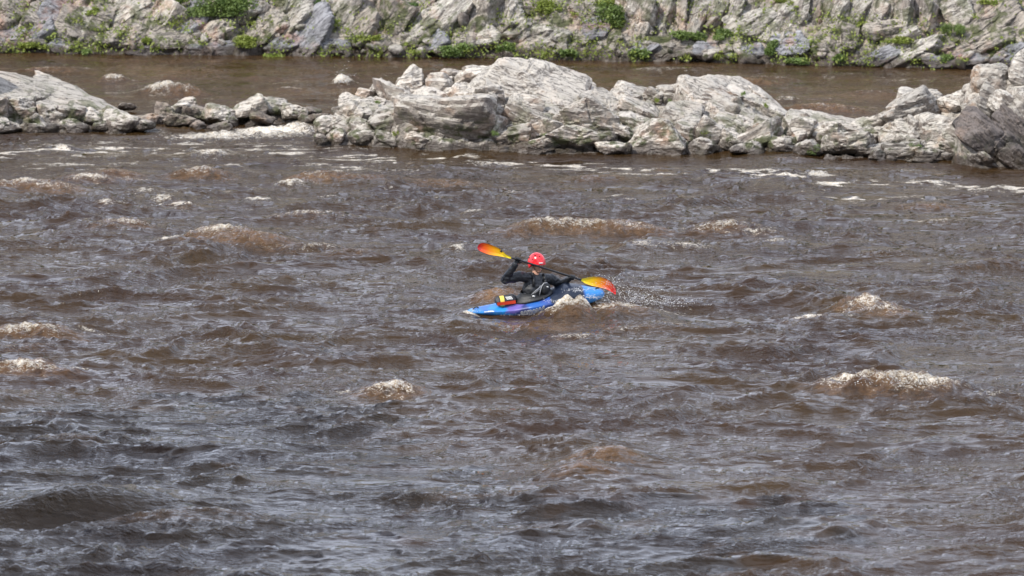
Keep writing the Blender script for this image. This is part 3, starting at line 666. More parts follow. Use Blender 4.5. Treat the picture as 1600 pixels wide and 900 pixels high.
SPEC = [ # px, py, w, h, tilt, material
 (15,62,60,40,0,'G'),(20,20,40,70,35,'B'),(60,28,34,60,35,'B'),(50,52,70,36,-30,'G'),(88,12,40,80,38,'G'),(120,42,60,60,30,'B'),(132,38,50,40,-8,'W'),(160,30,30,60,20,'B'),
 (195,14,60,40,-45,'W'),(228,10,34,52,20,'W'),(200,62,70,24,-30,'B'),(168,66,40,22,0,'B'),(240,50,44,26,-35,'B'),(262,34,70,44,-50,'W'),(300,30,56,42,-35,'G'),(280,66,90,18,-4,'B'),
 (340,52,60,30,-35,'B'),(385,14,80,40,-48,'W'),(420,50,70,30,-48,'B'),(455,20,90,56,-50,'W'),(440,72,60,22,-20,'G'),(480,60,110,52,-42,'G'),(530,28,110,46,-48,'W'),(565,50,70,40,-40,'B'),
 (520,76,60,20,0,'G'),(590,78,46,16,-38,'B'),(612,30,80,56,-50,'B'),(650,56,60,46,-30,'B'),(690,36,110,46,-48,'W'),(660,14,60,26,-50,'B'),(675,66,60,24,-35,'G'),(745,22,70,50,-70,'W'),(735,56,50,30,10,'B'),
 (785,20,60,70,-75,'W'),(765,60,44,30,0,'W'),(815,48,44,26,-50,'W'),(835,12,40,20,0,'B'),(850,50,36,22,-10,'W'),(870,66,50,40,-30,'W'),(905,64,30,20,-20,'B'),(932,15,34,18,-10,'W'),(906,16,22,26,30,'B'),
 (938,42,60,34,-20,'G'),(960,66,30,20,-30,'B'),(1000,34,90,46,-68,'W'),(1030,30,90,30,-74,'W'),(1060,26,80,26,-82,'W'),(1085,22,70,34,-75,'W'),(1110,20,60,40,-78,'W'),(1140,18,60,40,-65,'W'),
 (1050,76,90,30,-10,'B'),(1000,82,60,24,-35,'G'),(1105,82,50,24,6,'G'),(1145,72,40,26,-10,'B'),(1165,84,60,18,-14,'G'),(1180,36,60,50,-30,'W'),(1190,10,44,34,-50,'B'),(1215,30,70,50,-62,'W'),(1245,26,80,30,-66,'W'),
 (1235,72,56,40,0,'G'),(1285,74,30,32,0,'B'),(1300,24,90,34,-66,'W'),(1275,20,70,20,-70,'B'),(1335,20,70,30,-62,'W'),(1330,66,30,30,10,'B'),(1365,20,66,48,-76,'W'),(1400,22,70,56,-80,'W'),(1440,24,60,36,-84,'W'),
 (1385,54,70,20,4,'B'),(1395,72,90,24,-32,'W'),(1430,80,110,24,-26,'W'),(1470,72,60,20,-20,'B'),(1500,20,50,34,-20,'W'),(1540,36,110,40,-35,'B'),(1560,16,60,40,-30,'G'),(1590,50,60,40,-30,'B'),
 (1530,72,120,26,-26,'B'),(1500,96,110,18,-8,'G'),(1585,84,80,34,-20,'G'),(1380,92,90,14,-20,'G'),(1225,50,40,14,4,'B'),(320,84,90,12,-4,'G'),(110,80,80,12,2,'G'),(230,84,80,12,2,'G'),
]
for k, (px, py, wp, hp, tl, mk) in enumerate(SPEC):
    bank_slab(px, py, wp*1.22, hp*1.35, tl, 'slab', 2000+k, .26, .0, {'W': M_BANKW, 'B': M_BANK, 'G': M_BANKG}[mk])
for k in range(110):
    px = rs.uniform(-10, 1610); wl = float(np.interp(px, BANK_PX, BANK_PY)); py = wl-abs(rs.gauss(0, 1))*22-2
    if py < 0: continue
    p = bank_point(px, py); o = add('stone', STONES[k % 9], None, bank); s = rs.choice([.1, .14, .2, .3])
    o.scale = (s*rs.uniform(1, 1.7), s, s*.9); o.location = p+Vector((0, -.12, .03)); o.rotation_euler = (rs.uniform(-.5, .5), rs.uniform(-.9, .3), rs.uniform(0, 6))
# low ground cover between the rocks
gc = []
r2 = np.random.RandomState(5)
for k in range(480):
    px = r2.uniform(-20, 1620); wl = float(np.interp(px, BANK_PX, BANK_PY)); py = r2.uniform(-8, wl-2)
    if r2.rand() < .14: py = wl-r2.uniform(2, 9)
    dens = .5+.5*math.sin(px/90.)+(.9 if 800 < px < 980 else 0)+(.3 if px < 120 or 1100 < px < 1350 else 0)
    if r2.rand() > .35+.45*dens: continue
    p = bank_point(px, py); n = r2.randint(14, 70); rr_ = r2.uniform(.06, .24)
    P = np.array(p)+r2.normal(size=(n, 3))*np.array([rr_, .08, rr_*.6])+np.array([0, -.17, .05])
    a = r2.normal(size=(n, 3)); a /= np.linalg.norm(a, axis=1)[:, None]; b = np.cross(a, r2.normal(size=(n, 3))); b /= np.linalg.norm(b, axis=1)[:, None]
    s = .05*r2.uniform(.6, 1.5, n)[:, None]
    gc.append(np.stack([P-a*s*.6, P+b*s*.35, P+a*s*.6, P-b*s*.35], 1).reshape(-1, 3))
gc = np.concatenate(gc)
tag(add('ground_cover', mesh_np('ground_cover', gc, np.arange(len(gc)).reshape(-1, 4), False), M_LEAF2), 'sparse green and yellow ground cover between the rocks of the far bank', 'ground cover', kind='stuff')

# the land: river bed, plateau and wooded hill behind the bank, near bank (outside the frame)
def land():
    xs = np.concatenate([np.arange(-700, -60, 40), np.arange(-60, 61, 1.5), np.arange(80, 700, 40)])
    ys = np.concatenate([np.arange(-300, 20, 20), np.arange(20, 70, 2), np.arange(70, 124, 3), np.arange(124, 175, 1.2), np.arange(180, 1200, 40)])
    X, Y = np.meshgrid(xs, ys); by = bank_y(X)
    far = np.interp(Y-by, [-4, 0, 1.0, 5.3, 5.9, 20, 60, 1200], [-1.3, -1.2, -.6, 4.6, 5.6, 7, 8, 8])
    near_edge = np.interp(X, [-60, -19, -11, 0, 60], [76, 72, 50, 44, 40])
    near = np.interp(near_edge-Y, [-3, 0, 4, 12, 300], [-1.3, -.1, 2, 3.5, 6])
    H = np.maximum(far, near)+.3*pn2(X/3, Y/3)*(np.maximum(far, near) > .5)
    o = add('ground', mesh_np('ground', np.stack([X, Y, H], -1).reshape(-1, 3), grid_faces(*X.shape)), M_MOSS); tag(o, kind='structure')
land()
# trees: behind the far bank (they show as green in the water) and on the near bank at left (they throw the shade at lower left)
def tree_parts(hgt, rad, n, seed, leafm):
    rs = np.random.RandomState(seed); bm = bmesh.new()
    def limb(a, b, r0, r1):
        a, b = Vector(a), Vector(b); q = (b-a).to_track_quat('Z', 'Y').to_matrix().to_4x4()
        bmesh.ops.create_cone(bm, segments=8, radius1=r0, radius2=r1, depth=(b-a).length, matrix=Matrix.Translation((a+b)/2) @ q)
    limb((0, 0, 0), (0, 0, hgt*.85), hgt*.03, hgt*.008)
    lc = []
    for k in range(9):
        z = hgt*rs.uniform(.3, .75); an = k*2.4; r = rad*rs.uniform(.5, .9); e = (r*math.cos(an), r*math.sin(an), z+hgt*.12)
        limb((0, 0, z), e, hgt*.012, hgt*.003); lc.append(e)
    for k in range(8): lc.append((*(rs.uniform(-.5, .5, 2)*rad), hgt*rs.uniform(.45, .93)))
    tm = bpy.data.meshes.new('trunk'); bm.to_mesh(tm); bm.free(); tm.materials.append(M_BARK)
    lc = np.array(lc); k = rs.randint(0, len(lc), n); d = rs.normal(size=(n, 3)); d /= np.linalg.norm(d, axis=1)[:, None]
    P = lc[k]+d*(rs.rand(n)**.5*rad*.42)[:, None]
    a = rs.normal(size=(n, 3)); a /= np.linalg.norm(a, axis=1)[:, None]; b = np.cross(a, rs.normal(size=(n, 3))); b /= np.linalg.norm(b, axis=1)[:, None]
    s = .26*rs.uniform(.6, 1.4, n)[:, None]
    cm = mesh_np('crown', np.stack([P-a*s, P+b*s*.6, P+a*s, P-b*s*.6], 1).reshape(-1, 3), np.arange(n*4).reshape(n, 4), False); cm.materials.append(leafm)
    return tm, cm
kinds = [tree_parts(7.5, 2.6, 2600, 1, M_LEAFD), tree_parts(6, 2.4, 2600, 2, M_LEAF), tree_parts(16, 5.0, 7000, 3, M_LEAFD)]
r3 = random.Random(4)
def tree(kind, x, y, z, sc, label, group):
    t = empty('broadleaf_tree', (x, y, z), label, 'tree', group); t.scale = (sc, sc, sc); t.rotation_euler.z = r3.uniform(0, 6)
    add('trunk', kinds[kind][0], None, t); add('crown', kinds[kind][1], None, t)
for k in range(13):
    x = -19+k*3.1+r3.uniform(-.8, .8)
    tree(k % 2, x, float(bank_y(x))+9+r3.uniform(-1.5, 3), 5.3, r3.uniform(.6, 1.0), 'green tree above the far bank, outside the picture', 'trees above the far bank')
for k, (x, y, sc) in enumerate([(-20.5, 60, 1.45), (-15.5, 58, 1.25), (-24, 66, 1.45), (-26, 58, 1.5), (-18, 53, 1.3)]):
    tree(2, x, y, 1.5, sc, 'tall tree on the near bank left of the picture, shading the water', 'trees on the near bank')


# ------------------------------------------------------------------ blended solid bodies
def body_mesh(name, prims, voxel=.008, smooth=4, wrinkle=0, seed=0, ws=9):
    bm = bmesh.new()
    def sph(c, M3):
        M4 = Matrix.Translation(Vector(c)) @ M3.to_4x4(); bmesh.ops.create_icosphere(bm, subdivisions=2, radius=1, matrix=M4)
    for p in prims:
        if p[0] == 'cap':
            a, b, ra, rb = Vector(p[1]), Vector(p[2]), p[3], p[4]; n = max(2, int((b-a).length/(min(ra, rb)*.3))+1)
            for k in range(n+1):
                u = k/n; r = ra+(rb-ra)*u; sph(a.lerp(b, u), Matrix.Diagonal((r, r, r)))
        else:
            Rm = p[3] if len(p) > 3 and p[3] is not None else Matrix.Identity(3)
            sph(p[1], Rm @ Matrix.Diagonal(p[2]))
    me = bpy.data.meshes.new(name); bm.to_mesh(me); bm.free()
    o = bpy.data.objects.new(name+'_src', me); COL.objects.link(o)
    m = o.modifiers.new('r', 'REMESH'); m.mode = 'VOXEL'; m.voxel_size = voxel; m.use_smooth_shade = True
    if smooth: q = o.modifiers.new('s', 'SMOOTH'); q.iterations = smooth; q.factor = .5
    dg = bpy.context.evaluated_depsgraph_get(); out = bpy.data.meshes.new_from_object(o.evaluated_get(dg)); out.name = name
    bpy.data.objects.remove(o); bpy.data.meshes.remove(me)
    if wrinkle:
        n = len(out.vertices); V = np.empty(n*3, np.float32); out.vertices.foreach_get('co', V); V = V.reshape(-1, 3)
        Nn = np.empty(n*3, np.float32); out.vertices.foreach_get('normal', Nn); Nn = Nn.reshape(-1, 3)
        w_ = (1-np.abs(pn3(V*np.array([ws, ws, ws*1.6])+seed))*2)+.5*(1-np.abs(pn3(V*ws*2.2+seed+9))*2)-.8
        V = V+Nn*(w_*wrinkle)[:, None]; out.vertices.foreach_set('co', V.ravel().astype(np.float32)); out.update()
    return out
def tube(name, pts, r, mat, parent, seg=8):
    bm = bmesh.new(); P = [Vector(p) for p in pts]; rings = []
    for i, p in enumerate(P):
        d = (P[min(i+1, len(P)-1)]-P[max(i-1, 0)]).normalized(); a = d.orthogonal().normalized()
        if rings: a = (pa-d*pa.dot(d)).normalized()
        pa = a; b = d.cross(a); rr = r[i] if isinstance(r, (list, tuple)) else r
        rings.append([bm.verts.new(p+(a*math.cos(k*2*math.pi/seg)+b*math.sin(k*2*math.pi/seg))*rr) for k in range(seg)])
    for A, B in zip(rings, rings[1:]):
        for k in range(seg): bm.faces.new((A[k], A[(k+1) % seg], B[(k+1) % seg], B[k]))
    bm.faces.new(rings[0][::-1]); bm.faces.new(rings[-1])
    me = bpy.data.meshes.new(name); bm.to_mesh(me); bm.free()
    for f in me.polygons: f.use_smooth = True
    return add(name, me, mat, parent)
# ------------------------------------------------------------------ kayak
YK = 89.6
KC = at(838, 476.5, YK)
kay = empty('kayak', KC, 'short blue and purple whitewater kayak with white lettering, half buried in a wave', 'kayak')
kay.rotation_mode = 'XYZ'
KR = Matrix.Rotation(R(10), 4, 'Z') @ Matrix.Rotation(R(-5.6), 4, 'Y') @ Matrix.Rotation(R(13), 4, 'X')
kay.rotation_euler = KR.to_euler(); KM = Matrix.Translation(KC) @ KR
KL = 2.2
KT = [0, .03, .1, .2, .32, .45, .55, .64, .73, .82, .9, .96, .99, 1]
KW = [.03, .085, .13, .17, .235, .315, .315, .29, .255, .22, .17, .12, .07, .01]
KZT = [.045, .058, .062, .065, .085, .15, .175, .20, .285, .235, .17, .14, .11, .06]
KZB = [.03, .01, -.02, -.06, -.105, -.14, -.145, -.135, -.11, -.075, -.04, -.01, .01, .05]
KZS = [.04, .04, .035, .035, .045, .085, .10, .11, .115, .105, .085, .07, .06, .055]
def hull(t, th):
    """surface point; th -90 keel .. 90 deck centre, sign of y added by caller (returns y >= 0)"""
    f = lambda A: float(np.interp(t, KT, A))
    w_, zt, zb, zs = f(KW), f(KZT), f(KZB), f(KZS); c, s_ = math.cos(R(th)), math.sin(R(th))
    y = w_*abs(c)**(.55 if th < 0 else .75)
    z = zs+((zt-zs)*abs(s_)**1.15 if th > 0 else -(zs-zb)*abs(s_)**.8)
    return (t-.5)*KL, y, z
def kayak_hull():
    ts = np.linspace(0, 1, 111); ths = np.linspace(-90, 90, 33); V = []
    for t in ts:
        ring = [hull(t, th) for th in ths]
        V += [(x, -y, z) for x, y, z in ring]+[(x, y, z) for x, y, z in ring[::-1][1:-1]]
    n = len(ths)*2-2; idx = np.arange(len(ts)*n).reshape(len(ts), n); nx = np.roll(idx, -1, 1)
    Fc = np.stack([idx[:-1].ravel(), nx[:-1].ravel(), nx[1:].ravel(), idx[1:].ravel()], 1)
    return mesh_np('hull', np.array(V), Fc[:, ::-1])
def kayak_material():
    t = NT('rotomoulded_plastic'); oc = t.n('TexCoord').outputs['Object']; sp = t.n('SeparateXYZ'); t.l(oc, sp.inputs[0]); X, Z = sp.outputs['X'], sp.outputs['Z']
    nz = t.noise(oc, 5, 4, .6, .8); nn = t.math('MULTIPLY', t.math('SUBTRACT', nz, .5), .22)
    xs_ = t.math('ADD', X, nn)
    c = t.mix(t.ramp(t.math('ADD', xs_, .5), [(.02, 0), (.12, 1)]), (.02, .22, .58), (.035, .05, .17))
    upper = t.ramp(t.math('ADD', t.math('ADD', Z, t.math('MULTIPLY', X, -.05)), nn), [(.0, 0), (.03, 1)])
    c = t.mix(t.math('MULTIPLY', upper, t.ramp(t.math('ADD', xs_, .5), [(.30, 0), (.34, 1)])), c, (.022, .11, .38))
    pur = t.math('MULTIPLY', t.ramp(t.math('ADD', t.math('SUBTRACT', xs_, t.math('MULTIPLY', Z, 1.2)), .6), [(.0, 0), (.05, 1), (.19, 1), (.24, 0)]), upper)
    pur2 = t.ramp(t.noise(oc, 3, 3), [(.5, 0), (.62, 1)])
    c = t.mix(pur, c, (.14, .11, .38)); c = t.mix(t.math('MULTIPLY', pur2, .5), c, (.06, .05, .20))
    dk = t.math('MULTIPLY', t.ramp(t.math('ADD', X, .5), [(.68, 0), (.70, 1)]), t.ramp(Z, [(.10, 0), (.12, 1)]))
    dk = t.math('MULTIPLY', dk, t.ramp(X, [(.72, 1), (.76, 0)]))
    c = t.mix(dk, c, (.012, .018, .035))
    bw = t.math('MULTIPLY', t.ramp(X, [(.74, 0), (.78, 1)]), .9); c = t.mix(bw, c, (.03, .22, .55))
    b = t.bsdf(c, .28); t.l(t.bump(t.noise(oc, 40, 2), .12, .01), b.inputs['Normal']); return t.m
M_KAY = kayak_material()
M_BLK = plain('black_neoprene', (.012, .013, .015), .5, .006, 60)
M_JKT = plain('black_drysuit', (.019, .021, .026), .42, .010, 26, .2)
M_GRY = plain('grey_piping', (.42, .43, .45), .5)
M_WHT = plain('white_print', (.80, .80, .78), .5, 0, 5, .05)
M_DKP = plain('dark_print', (.02, .03, .10), .5)
M_RED = plain('red_helmet_plastic', (.80, .012, .02), .22, 0, 6, .06, Coat_Weight=.5)
M_VEN = plain('dark_vent', (.01, .008, .008), .8)
M_SKN = plain('skin', (.60, .34, .24), .5, .004, 30, .12)
M_YEL = plain('yellow_band', (.80, .58, .10), .6, .003, 80)
M_RST = plain('red_strap', (.75, .06, .015), .55, .003, 80)
M_BAG = plain('black_bag_cloth', (.018, .019, .024), .55, .008, 30)
add('hull', kayak_hull(), M_KAY, kay)
def ell_ring(cx, a, b, zf, n=40):
    return [(cx+a*math.cos(k*2*math.pi/n), b*math.sin(k*2*math.pi/n), zf(cx+a*math.cos(k*2*math.pi/n))) for k in range(n+1)]
tube('cockpit_rim', ell_ring(-.05, .30, .215, lambda x: float(np.interp(x/KL+.5, KT, KZT))+.01), .016, M_BLK, kay)
tube('grab_handle', [(.93, 0, .10), (.95, -.02, .15), (.98, 0, .16), (1.01, .02, .14), (1.03, 0, .09)], .009, M_BLK, kay)
tube('grab_handle', [(-1.02, 0, .055), (-1.0, -.02, .085), (-.96, 0, .095), (-.92, 0, .075)], .009, M_BLK, kay)
def decal(name, body, x0, th0, size, sl, mat, off, thick=0.0, par=None):
    cu = bpy.data.curves.new(name, 'FONT'); cu.body = body; cu.size = 1; cu.offset = thick; cu.resolution_u = 3; cu.space_character = 1.05
    o = bpy.data.objects.new(name, cu); COL.objects.link(o); dg = bpy.context.evaluated_depsgraph_get()
    me = bpy.data.meshes.new_from_object(o.evaluated_get(dg)); bpy.data.objects.remove(o); me.name = name
    bm = bmesh.new(); bm.from_mesh(me); bmesh.ops.subdivide_edges(bm, edges=bm.edges[:], cuts=1); 
    for v in bm.verts:
        x = x0+v.co.x*size; th = th0+v.co.y*size*sl+(x-x0)*12
        t_ = x/KL+.5; a = hull(t_, th); b = hull(t_, th+1); c = hull(t_+.005, th)
        A = Vector((a[0], -a[1], a[2])); n = (Vector((b[0], -b[1], b[2]))-A).cross(Vector((c[0], -c[1], c[2]))-A).normalized()
        if n.y > 0: n = -n
        v.co = A+n*off
    bm.to_mesh(me); bm.free(); return add(name, me, mat, par or kay)
d = decal('lettering', 'aomoaod', -.30, -24, .095, 430, M_WHT, .004, .035)
decal('lettering_fill', 'aomoaod', -.30, -24, .095, 430, M_DKP, .006, -.012, d)
decal('tail_lettering', 'ooEMs', -.86, 14, .055, 600, M_WHT, .004, .04)
# ------------------------------------------------------------------ bag lashed behind the cockpit
bagp = at(788, 468.5, YK-.16)
bag = empty('gear_bag', bagp, 'black bag with a yellow band and red strap lying on the deck behind the kayaker', 'bag')
bag.rotation_euler = KR.to_euler(); bag.scale = (.9, .85, .85)
add('bag_body', body_mesh('bag_body', [('cap', (-.09, .03, -.01), (.14, .03, 0), .085, .085), ('cap', (-.09, -.02, -.03), (.14, -.02, -.02), .072, .075)], .008, 3, .004), M_BAG, bag)
def band_mesh(name, x0, x1, r, ang0=0, ang1=360, n=24, c=(.0, -.02)):
    V = []; 
    for x in (x0, x1):
        for k in range(n+1):
            a = R(ang0+(ang1-ang0)*k/n); V.append((x, c[0]+math.cos(a)*r*1.12, c[1]+math.sin(a)*r))
    Fc = [(k, k+1, n+2+k, n+1+k) for k in range(n)]
    return mesh_np(name, np.array(V), np.array(Fc))
add('yellow_band', band_mesh('yellow_band', -.085, -.012, .101, 80, 290), M_YEL, bag)
V = []; 
for k in range(21):
    x = -.15+.33*k/20; rr = .108
    for a in (163, 196): V.append((x, math.cos(R(a-6*k/20))*rr*1.14, -.02+math.sin(R(a))*rr))
add('red_strap', mesh_np('red_strap', np.array(V), np.array([(2*k, 2*k+1, 2*k+3, 2*k+2) for k in range(20)])), M_RST, bag)
for k in range(5):
    x = .01+k*.022
    V = []; 
    for j in range(5):
        a = 112+j*9; 
        for dx in (0, .011): V.append((x+dx+j*.007, math.cos(R(a))*.104*1.12, -.02+math.sin(R(a))*.104))
    add('white_stripe', mesh_np('white_stripe', np.array(V), np.array([(2*j, 2*j+1, 2*j+3, 2*j+2) for j in range(4)])), M_WHT, bag)
# ------------------------------------------------------------------ kayaker
HIP = KM @ Vector((-.09, 0, .07))
man = None
def P(px, py, dy): return at(px, py, YK+dy)
shR, shL = P(812, 432, -.13), P(861, 436, .10)
elR, elL = P(789, 437, -.18), P(877, 445, .26)
haR, haL = P(809.5, 407, -.335), P(892.5, 432.3, .055)
s_ax = (shL-shR).normalized(); fwd = Vector((s_ax.y, -s_ax.x, 0)).normalized(); upv = fwd.cross(s_ax)*-1
if upv.z < 0: upv = -upv
TR = Matrix((-s_ax, fwd, upv)).transposed()     # columns: his right, forward, up
chest = (shR+shL)/2-Vector((0, 0, .15)); waist = HIP.lerp(chest, .35)
hdC = P(838.5, 410.5, -.03); hf = Vector((.70, -.71, -.06)).normalized(); hs_ = hf.cross(Vector((0, 0, 1))).normalized(); hu = hs_.cross(hf)
HR = Matrix((hs_, hf, hu)).transposed()      # local x = side, y = forward, z = up
neck = (shR+shL)/2+Vector((.01, -.0, .045))
def arm(sh, el, ha, k=1.0):
    wr = el.lerp(ha, .80)
    return [('cap', sh, el, .062*k, .050*k), ('cap', el, wr, .050*k, .034*k)]
pad_a, pad_b = P(799, 402.5, -.38), P(908, 437.2, .105); paxis = (pad_b-pad_a).normalized()
def on_shaft(p): return pad_a+paxis*((p-pad_a).dot(paxis))
def hand(ha, el, k, lr):
    """palm behind the shaft, four unequal fingers and a thumb curled round it"""
    c = on_shaft(ha); d = (c-el).normalized(); b0 = (d-paxis*d.dot(paxis)).normalized(); b1 = paxis.cross(b0)*lr
    def ang(a, r): return b0*math.cos(R(a))*r+b1*math.sin(R(a))*r
    pr = []; w0 = c-b0*.052
    pr.append(('cap', c-b0*.075, w0, .027*k, .028*k))
    for i, (off, ln) in enumerate([(.034, .95), (.012, 1.0), (-.011, .95), (-.033, .8)]):
        q = c+paxis*off; a = [200, 235, 290, 345, 345+55*ln]; r = [.040, .036, .030, .028, .027]
        pts = [q+ang(-x, rr) for x, rr in zip([160, 120, 70, 15, 15-60*ln], [.034, .038, .031, .028, .026])]
        pr.append(('cap', w0+paxis*off*.6, pts[0], .016*k, .0125*k))
        for u, v in zip(pts, pts[1:]): pr.append(('cap', u, v, .0118*k, .0105*k))
    th = [w0+paxis*.02, c+paxis*.045+ang(150, .036), c+paxis*.05+ang(90, .033), c+paxis*.035+ang(35, .028)]
    for u, v in zip(th, th[1:]): pr.append(('cap', u, v, .0135*k, .0115*k))
    return pr
def rel(prims, o):
    out = []
    for p in prims:
        if p[0] == 'cap': out.append(('cap', Vector(p[1])-o, Vector(p[2])-o, p[3], p[4]))
        else: out.append(('ell', Vector(p[1])-o, *p[2:]))
    return out
knR, knL = KM @ Vector((.42, -.15, .12)), KM @ Vector((.42, .15, .12)); ftR, ftL = KM @ Vector((.78, -.08, .0)), KM @ Vector((.78, .08, .0))
def hp(x, y, z): return hdC+HR @ Vector((x, y, z))*1.05
headp = [('ell', hp(0, -.01, .03), (.076, .098, .098), HR), ('ell', hp(0, .022, -.055), (.058, .068, .078), HR), ('cap', hp(0, .055, -.120), hp(0, .068, -.118), .024, .02),
 ('cap', hp(0, .088, -.012), hp(0, .112, -.052), .009, .014), ('cap', hp(-.018, .086, -.088), hp(.018, .086, -.088), .008, .008), ('cap', hp(-.016, .084, -.100), hp(.016, .084, -.100), .008, .008),
 ('cap', hp(-.04, .078, .006), hp(.04, .078, .006), .013, .013), ('ell', hp(-.045, .055, -.045), (.022, .028, .024), HR), ('ell', hp(.045, .055, -.045), (.022, .028, .024), HR),
 ('ell', hp(-.076, -.01, -.035), (.010, .018, .032), HR), ('ell', hp(.076, -.01, -.035), (.010, .018, .032), HR), ('cap', hp(0, -.02, -.06), neck-Vector((0, 0, .04)), .055, .060)]
body = headp+[('ell', chest, (.165, .098, .20), TR), ('ell', waist, (.135, .095, .17), TR), ('ell', HIP, (.15, .11, .11)), ('cap', shR, shL, .055, .055)]
body += arm(shR, elR, haR, .82)+arm(shL, elL, haL, .82)+hand(haR, elR, .72, 1)+hand(haL, elL, .72, -1)
for h_, k_, f_ in ((HIP+Vector((0, -.08, 0)), knR, ftR), (HIP+Vector((0, .08, 0)), knL, ftL)): body += [('cap', h_, k_, .075, .05), ('cap', k_, f_, .048, .035)]
man = add('person', body_mesh('person', rel(body, HIP), .007, 3), M_SKN); man.location = HIP
tag(man, 'kayaker in black drysuit and red helmet paddling through the rapid', 'person')
jk = [('ell', chest, (.215, .135, .22), TR), ('ell', waist, (.180, .130, .20), TR), ('cap', shR, shL, .085, .080), ('cap', neck-Vector((0, 0, .06)), neck-Vector((0, 0, .02)), .082, .064)]
jk += arm(shR, elR, haR, 1.45)+arm(shL, elL, haL, 1.4)
add('jacket', body_mesh('jacket', rel(jk, HIP), .008, 3, .009, 3, 8), M_JKT, man)
add('collar', body_mesh('collar', rel([('cap', neck-Vector((0, 0, .03)), neck+Vector((0, .01, -.0)), .066, .060)], HIP), .007, 3, .004), M_BLK, man)
for ha, el, lr in ((haR, elR, 1), (haL, elL, -1)):
    g_ = hand(ha, el, 1.06, lr)+[('cap', el.lerp(on_shaft(ha), .62), el.lerp(on_shaft(ha), .78), .040, .033)]
    add('glove', body_mesh('glove', rel(g_, HIP), .0045, 2), M_BLK, man)
# face details
for sx in (-.031, .031):
    e = add('eye', body_mesh('eye', rel([('ell', hp(sx, .079, -.017), (.012, .008, .007), HR)], HIP), .003, 1), M_VEN, man)
lip = add('lips', body_mesh('lips', rel([('cap', hp(-.018, .092, -.094), hp(.018, .092, -.094), .0045, .0045)], HIP), .003, 1), plain('lip_skin', (.40, .16, .12), .5), man)
# life vest
fl_ = lambda x, y, z: chest+TR @ Vector((-x, y, z))
vest = empty('life_vest', (0, 0, 0)); vest.parent = man
add('vest_body', body_mesh('vest_body', rel([('ell', fl_(0, .0, -.03), (.192, .150, .185), TR), ('ell', fl_(.0, .0, -.13), (.175, .145, .14), TR)], HIP), .008, 3, .005, 5, 6), M_BLK, vest) if False else None
bpy.data.objects.remove(vest)
vest = add('life_vest', body_mesh('life_vest', rel([('ell', fl_(0, .0, -.04), (.215, .168, .18), TR), ('ell', fl_(.0, .0, -.15), (.20, .16, .14), TR)], HIP), .008, 3, .008, 5, 7), plain('dark_grey_vest_cloth', (.020, .022, .026), .5, .006, 40), man)
for sx in (-.10, .10):
    tube('shoulder_strap', [fl_(sx, .135, .02)-HIP, fl_(sx, .12, .13)-HIP, fl_(sx*.95, .05, .215)-HIP, fl_(sx*.95, -.06, .20)-HIP], .022, M_BLK, vest)
fv = lambda x, y, z: fl_(x, y, z+.085)
add('chest_pocket', body_mesh('chest_pocket', rel([('ell', fv(.085, .175, -.085), (.075, .05, .10), TR), ('ell', fv(.11, .17, -.06), (.07, .045, .075), TR)], HIP), .006, 3), M_BLK, vest)
tube('piping', [fv(x, y, z)-HIP for x, y, z in [(-.002, .185, -.19), (-.004, .205, -.10), (.008, .205, -.035), (.04, .205, .012), (.10, .20, .02)]], .006, M_GRY, vest)
for q in range(3):
    tube('zip', [fv(-.135+q*.03, .165-q*.004, -.19+q*.012)-HIP, fv(-.07+q*.03, .188, -.11+q*.012)-HIP, fv(-.012, .195, -.055+q*.01)-HIP], .0045, M_GRY, vest)
tube('logo_patch', [fv(.09, .222, -.04)-HIP, fv(.12, .218, -.045)-HIP], .008, M_WHT, vest)
tube('release_knob', [fv(-.11, .16, -.21)-HIP, fv(-.07, .17, -.215)-HIP], .012, M_WHT, vest)
tube('belt', [fl_(.185*math.sin(a), .155*math.cos(a), -.19)-HIP for a in np.linspace(-1.9, 1.9, 18)], .013, M_BLK, vest)
# spray deck: tunnel at the waist spreading over the cockpit
V = []; n = 40; rings = [(.31, .225, .008, 0), (.30, .215, .03, 0), (.23, .17, .03, .3), (.18, .14, .02, .8), (.155, .125, .05, 1)]
for (a_, b_, dz, m_) in rings:
    for k in range(n):
        an = k*2*math.pi/n; cx = -.05*(1-m_)-.085*m_; x = cx+a_*math.cos(an); y = b_*math.sin(an)
        z = (float(np.interp(x/KL+.5, KT, KZT)))*(1-m_)+.20*m_+dz
        V.append((KM @ Vector((x, y, z)))-HIP)
Fc = [(r*n+k, r*n+(k+1) % n, (r+1)*n+(k+1) % n, (r+1)*n+k) for r in range(len(rings)-1) for k in range(n)]
add('spray_deck', mesh_np('spray_deck', np.array([list(v) for v in V]), np.array(Fc)), M_BLK, man)
add('sleeve_cuff', body_mesh('sleeve_cuff', rel([('cap', elL.lerp(haL, .5), elL.lerp(haL, .62), .046, .044)], HIP), .006, 2), M_GRY if False else M_JKT, man)
